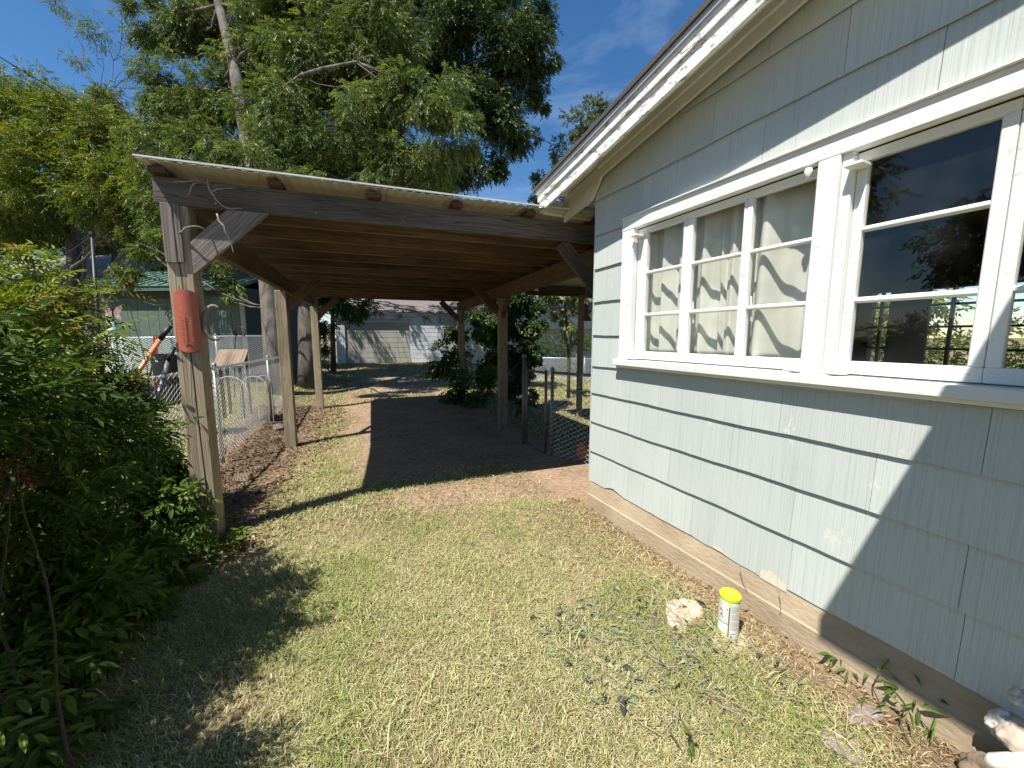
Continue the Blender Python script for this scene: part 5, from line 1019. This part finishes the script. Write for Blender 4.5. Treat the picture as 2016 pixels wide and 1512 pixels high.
# ------------------------------------------------------------------ stones
def stone(name, c, r, m, label, flat=.5, seed=0, cat='stone', rough=.25, group=None, tilt=0, ang=0):
    bm = bmesh.new(); bmesh.ops.create_icosphere(bm, subdivisions=4, radius=1); q = np.random.default_rng(seed); off = q.random(3)*20
    from mathutils import noise as mn
    for v in bm.verts:
        n_ = mn.noise(v.co*1.1+Vector(off))*rough*1.6+mn.noise(v.co*3.2+Vector(off))*rough*.5+mn.noise(v.co*8+Vector(off))*rough*.14
        cell = mn.cell(v.co*1.6+Vector(off))*rough*.3; v.co = v.co*(1+n_+cell*.3); v.co.x *= r[0]; v.co.y *= r[1]; v.co.z *= r[2]
        if v.co.z > r[2]*flat*1.2: v.co.z = r[2]*flat*1.2+(v.co.z-r[2]*flat*1.2)*.25
    me = bpy.data.meshes.new(name); bm.to_mesh(me); bm.free(); me.polygons.foreach_set('use_smooth', [True]*len(me.polygons))
    o = link(name, me, m); o.location = c; o.rotation_euler = (tilt, 0, ang); return tag(o, label, cat, group)
def gpt(x, y, dz=0): p = onz(x, y); p[2] = float(gz(p[0], p[1]))+dz; return p
stone('stone', gpt(1345, 1212, .0), (.135, .085, .035), M['stone_pale'], 'flat pale pinkish stone half buried in grass left of the canister', .5, 3, ang=.5)
stone('stone', gpt(1432, 1262, -.005), (.10, .085, .028), M['stone_pale'], 'flat pale stone that the canister stands on', .4, 5)
stone('stone', gpt(1665, 1475, -.005), (.082, .055, .035), M['stone_pink'], 'rough reddish flat stone lying in the grass, nearest the camera', .45, 9, ang=.3, rough=.35)
stone('stone', gpt(1700, 1412, -.005), (.07, .04, .035), M['stone_pink'], 'rough reddish stone just behind the other flat reddish stone', .5, 12, ang=-.4, rough=.4)
def onx(x, y, X): r = ray(x, y); return CAM+r*X/r[0]
stone('coral_stone', onx(1968, 1425, 1.86), (.030, .022, .045), M['stone_white'], 'white pitted upright stone at the house footing, lower right', .9, 21, rough=.5, tilt=.3)
stone('coral_stone', onx(2010, 1375, 1.87), (.03, .022, .03), M['stone_white'], 'small white knobbly stone at the right edge above the pipe', .9, 25, rough=.5)
stone('stone', onx(2006, 1455, 1.84), (.05, .04, .045), M['stone_pale'], 'rounded pinkish stone behind the white pipe end', .9, 27)
stone('stone', onx(2010, 1560, 1.82), (.09, .12, .075), M['stone_brown'], 'large brown stone under the white pitted stones at the lower right edge', .9, 28)
pv = MB().tube([onx(1938, 1506, 1.78), onx(1960, 1500, 1.78), onx(2090, 1497, 1.80)], [.012, .022, .022], 16).build('plastic_pipe', M['pvc'], None, smooth=True); tag(pv, 'white plastic pipe end at the lower right corner', 'pipe')
stone('rock', gpt(478, 930, .01), (.10, .08, .06), M['stone_brown'], 'brown rock half in sun just behind the front post', .7, 31)
stone('rock', gpt(507, 905, .0), (.07, .06, .04), M['stone_brown'], 'small brown rock behind the larger rock by the front post', .7, 33)
for k, (x_, y_, s_) in enumerate(((548, 830, .10), (562, 812, .12), (575, 835, .09), (540, 850, .07), (556, 790, .09))):
    stone('rock', gpt(x_, y_, .03), (s_, s_*.8, s_*.75), M['stone_brown'] if k % 2 else M['stone_pink'], ['greyish rubble rock at the left side of the heap by the middle carport post', 'largest brown rock in the rubble heap by the middle carport post', 'greyish rubble rock touching the base of the middle carport post', 'smallest brown rubble rock in front of the heap by the middle post', 'greyish rubble rock at the back of the heap under the fence'][k], .8, 40+k, group='rubble heap beside the middle left post')
MB()
pt_ = MB().tube([gpt(566, 826, .10), gpt(580, 822, .10)], .075, 14).build('clay_pipe', M['terracotta']); tag(pt_, 'short dark clay pipe lying beside the middle carport post', 'pipe')
stone('terracotta_block', gpt(1146, 905, .08), (.07, .07, .14), M['terracotta'], 'rusty orange block behind the short fence at the house corner', .9, 61, cat='block')
# ------------------------------------------------------------------ canister
cc = gpt(1432, 1250, .012); K = thing('canister', cc, 'pale green printed canister with bright lime lid on a flat stone', 'canister')
CR, CH = .045, .207
MB().lathe([(0, 0), (CR-.001, 0), (CR+.0012, .002), (CR+.0012, .005), (CR, .007), (CR*1.0, CH*.55), (CR*.99, CH-.02), (CR*.93, CH-.004), (0, CH-.004)], 40, cc).build('body', M['can'], K, smooth=True)
MB().lathe([(CR*1.045, CH-.016), (CR*1.06, CH-.004), (CR*1.0, CH+.001), (CR*.97, CH+.0015), (CR*.93, CH-.003), (CR*.62, CH-.003), (CR*.60, CH+.0015), (0, CH+.0015)], 40, cc).build('lid', M['lime'], K, smooth=False)
ang0 = math.atan2(-cc[1], -cc[0])     # towards the viewer
def wrap(a0, a1, z0, z1, m, name, lift=.0006):
    mb = MB(); n = max(2, int(abs(a1-a0)/.08)); V = []
    for i in range(n+1):
        a = ang0+a0+(a1-a0)*i/n
        for z in (z0, z1): V.append(cc+np.array([(CR+lift)*math.cos(a), (CR+lift)*math.sin(a), z]))
    mb.add(V, [(2*i, 2*i+2, 2*i+3, 2*i+1) for i in range(n)]); return mb.build(name, m, K)
wrap(.12, 1.25, .012, CH-.028, M['label_white'], 'label')
wrap(-.02, .11, .010, CH-.045, M['brownstrip'], 'label_strip', .0009); wrap(-.02, .11, CH-.0445, CH-.022, M['lime'], 'label_strip', .0009)
wrap(-1.3, -.03, .085, CH-.028, M['label_white'], 'label', .0005); wrap(-1.3, -.03, .074, .0765, M['print'], 'label_line', .001); wrap(-1.3, -.03, .008, .026, M['yellow'], 'label_band', .0008)
q_ = 0
for k in range(24):
    z = CH-.04-k*.0052; e = .95 if k % 5 else .6
    if k in (7, 14): continue
    wrap(.18, .18+(.82*e), z, z+.0018, M['print_grey'], 'print_line', .0009)
wrap(.2, .75, .028, .031, M['print'], 'print_line', .001)
for (a, z, h, w_) in ((-.95, .128, .012, .16), (-.70, .118, .022, .05), (-.85, .106, .010, .2), (-.95, .092, .006, .1), (-.62, .098, .009, .09), (-.22, .146, .006, .09)): wrap(a, a+w_, z, z+h, M['print'], 'print_mark', .001)
MB().tube([cc+np.array([.008*math.cos(a), .008*math.sin(a), CH+.0018]) for a in np.linspace(.5, 5.5, 9)], .0012, 4).build('lid_mark', M['print_grey'], K)
# dead twigs caught on the footing
for P_, lb in (([(1455, 1112, .27), (1462, 1140, .22), (1470, 1158, .18)], 'dead twig hanging from the lowest shingle above the canister'), ([(1533, 1160, .25), (1537, 1185, .19), (1536, 1205, .15)], 'single dead twig below the chipped shingle corner')):
    pts = []
    for x_, y_, z_ in P_:
        r_ = ray(x_, y_); pts.append(CAM+r_*((WX-.04-CAM[0])/r_[0]))
    tag(MB().tube(pts, .0018, 5).build('dead_twig', M['twig'], None), lb, 'twig', 'dead twigs on the footing')
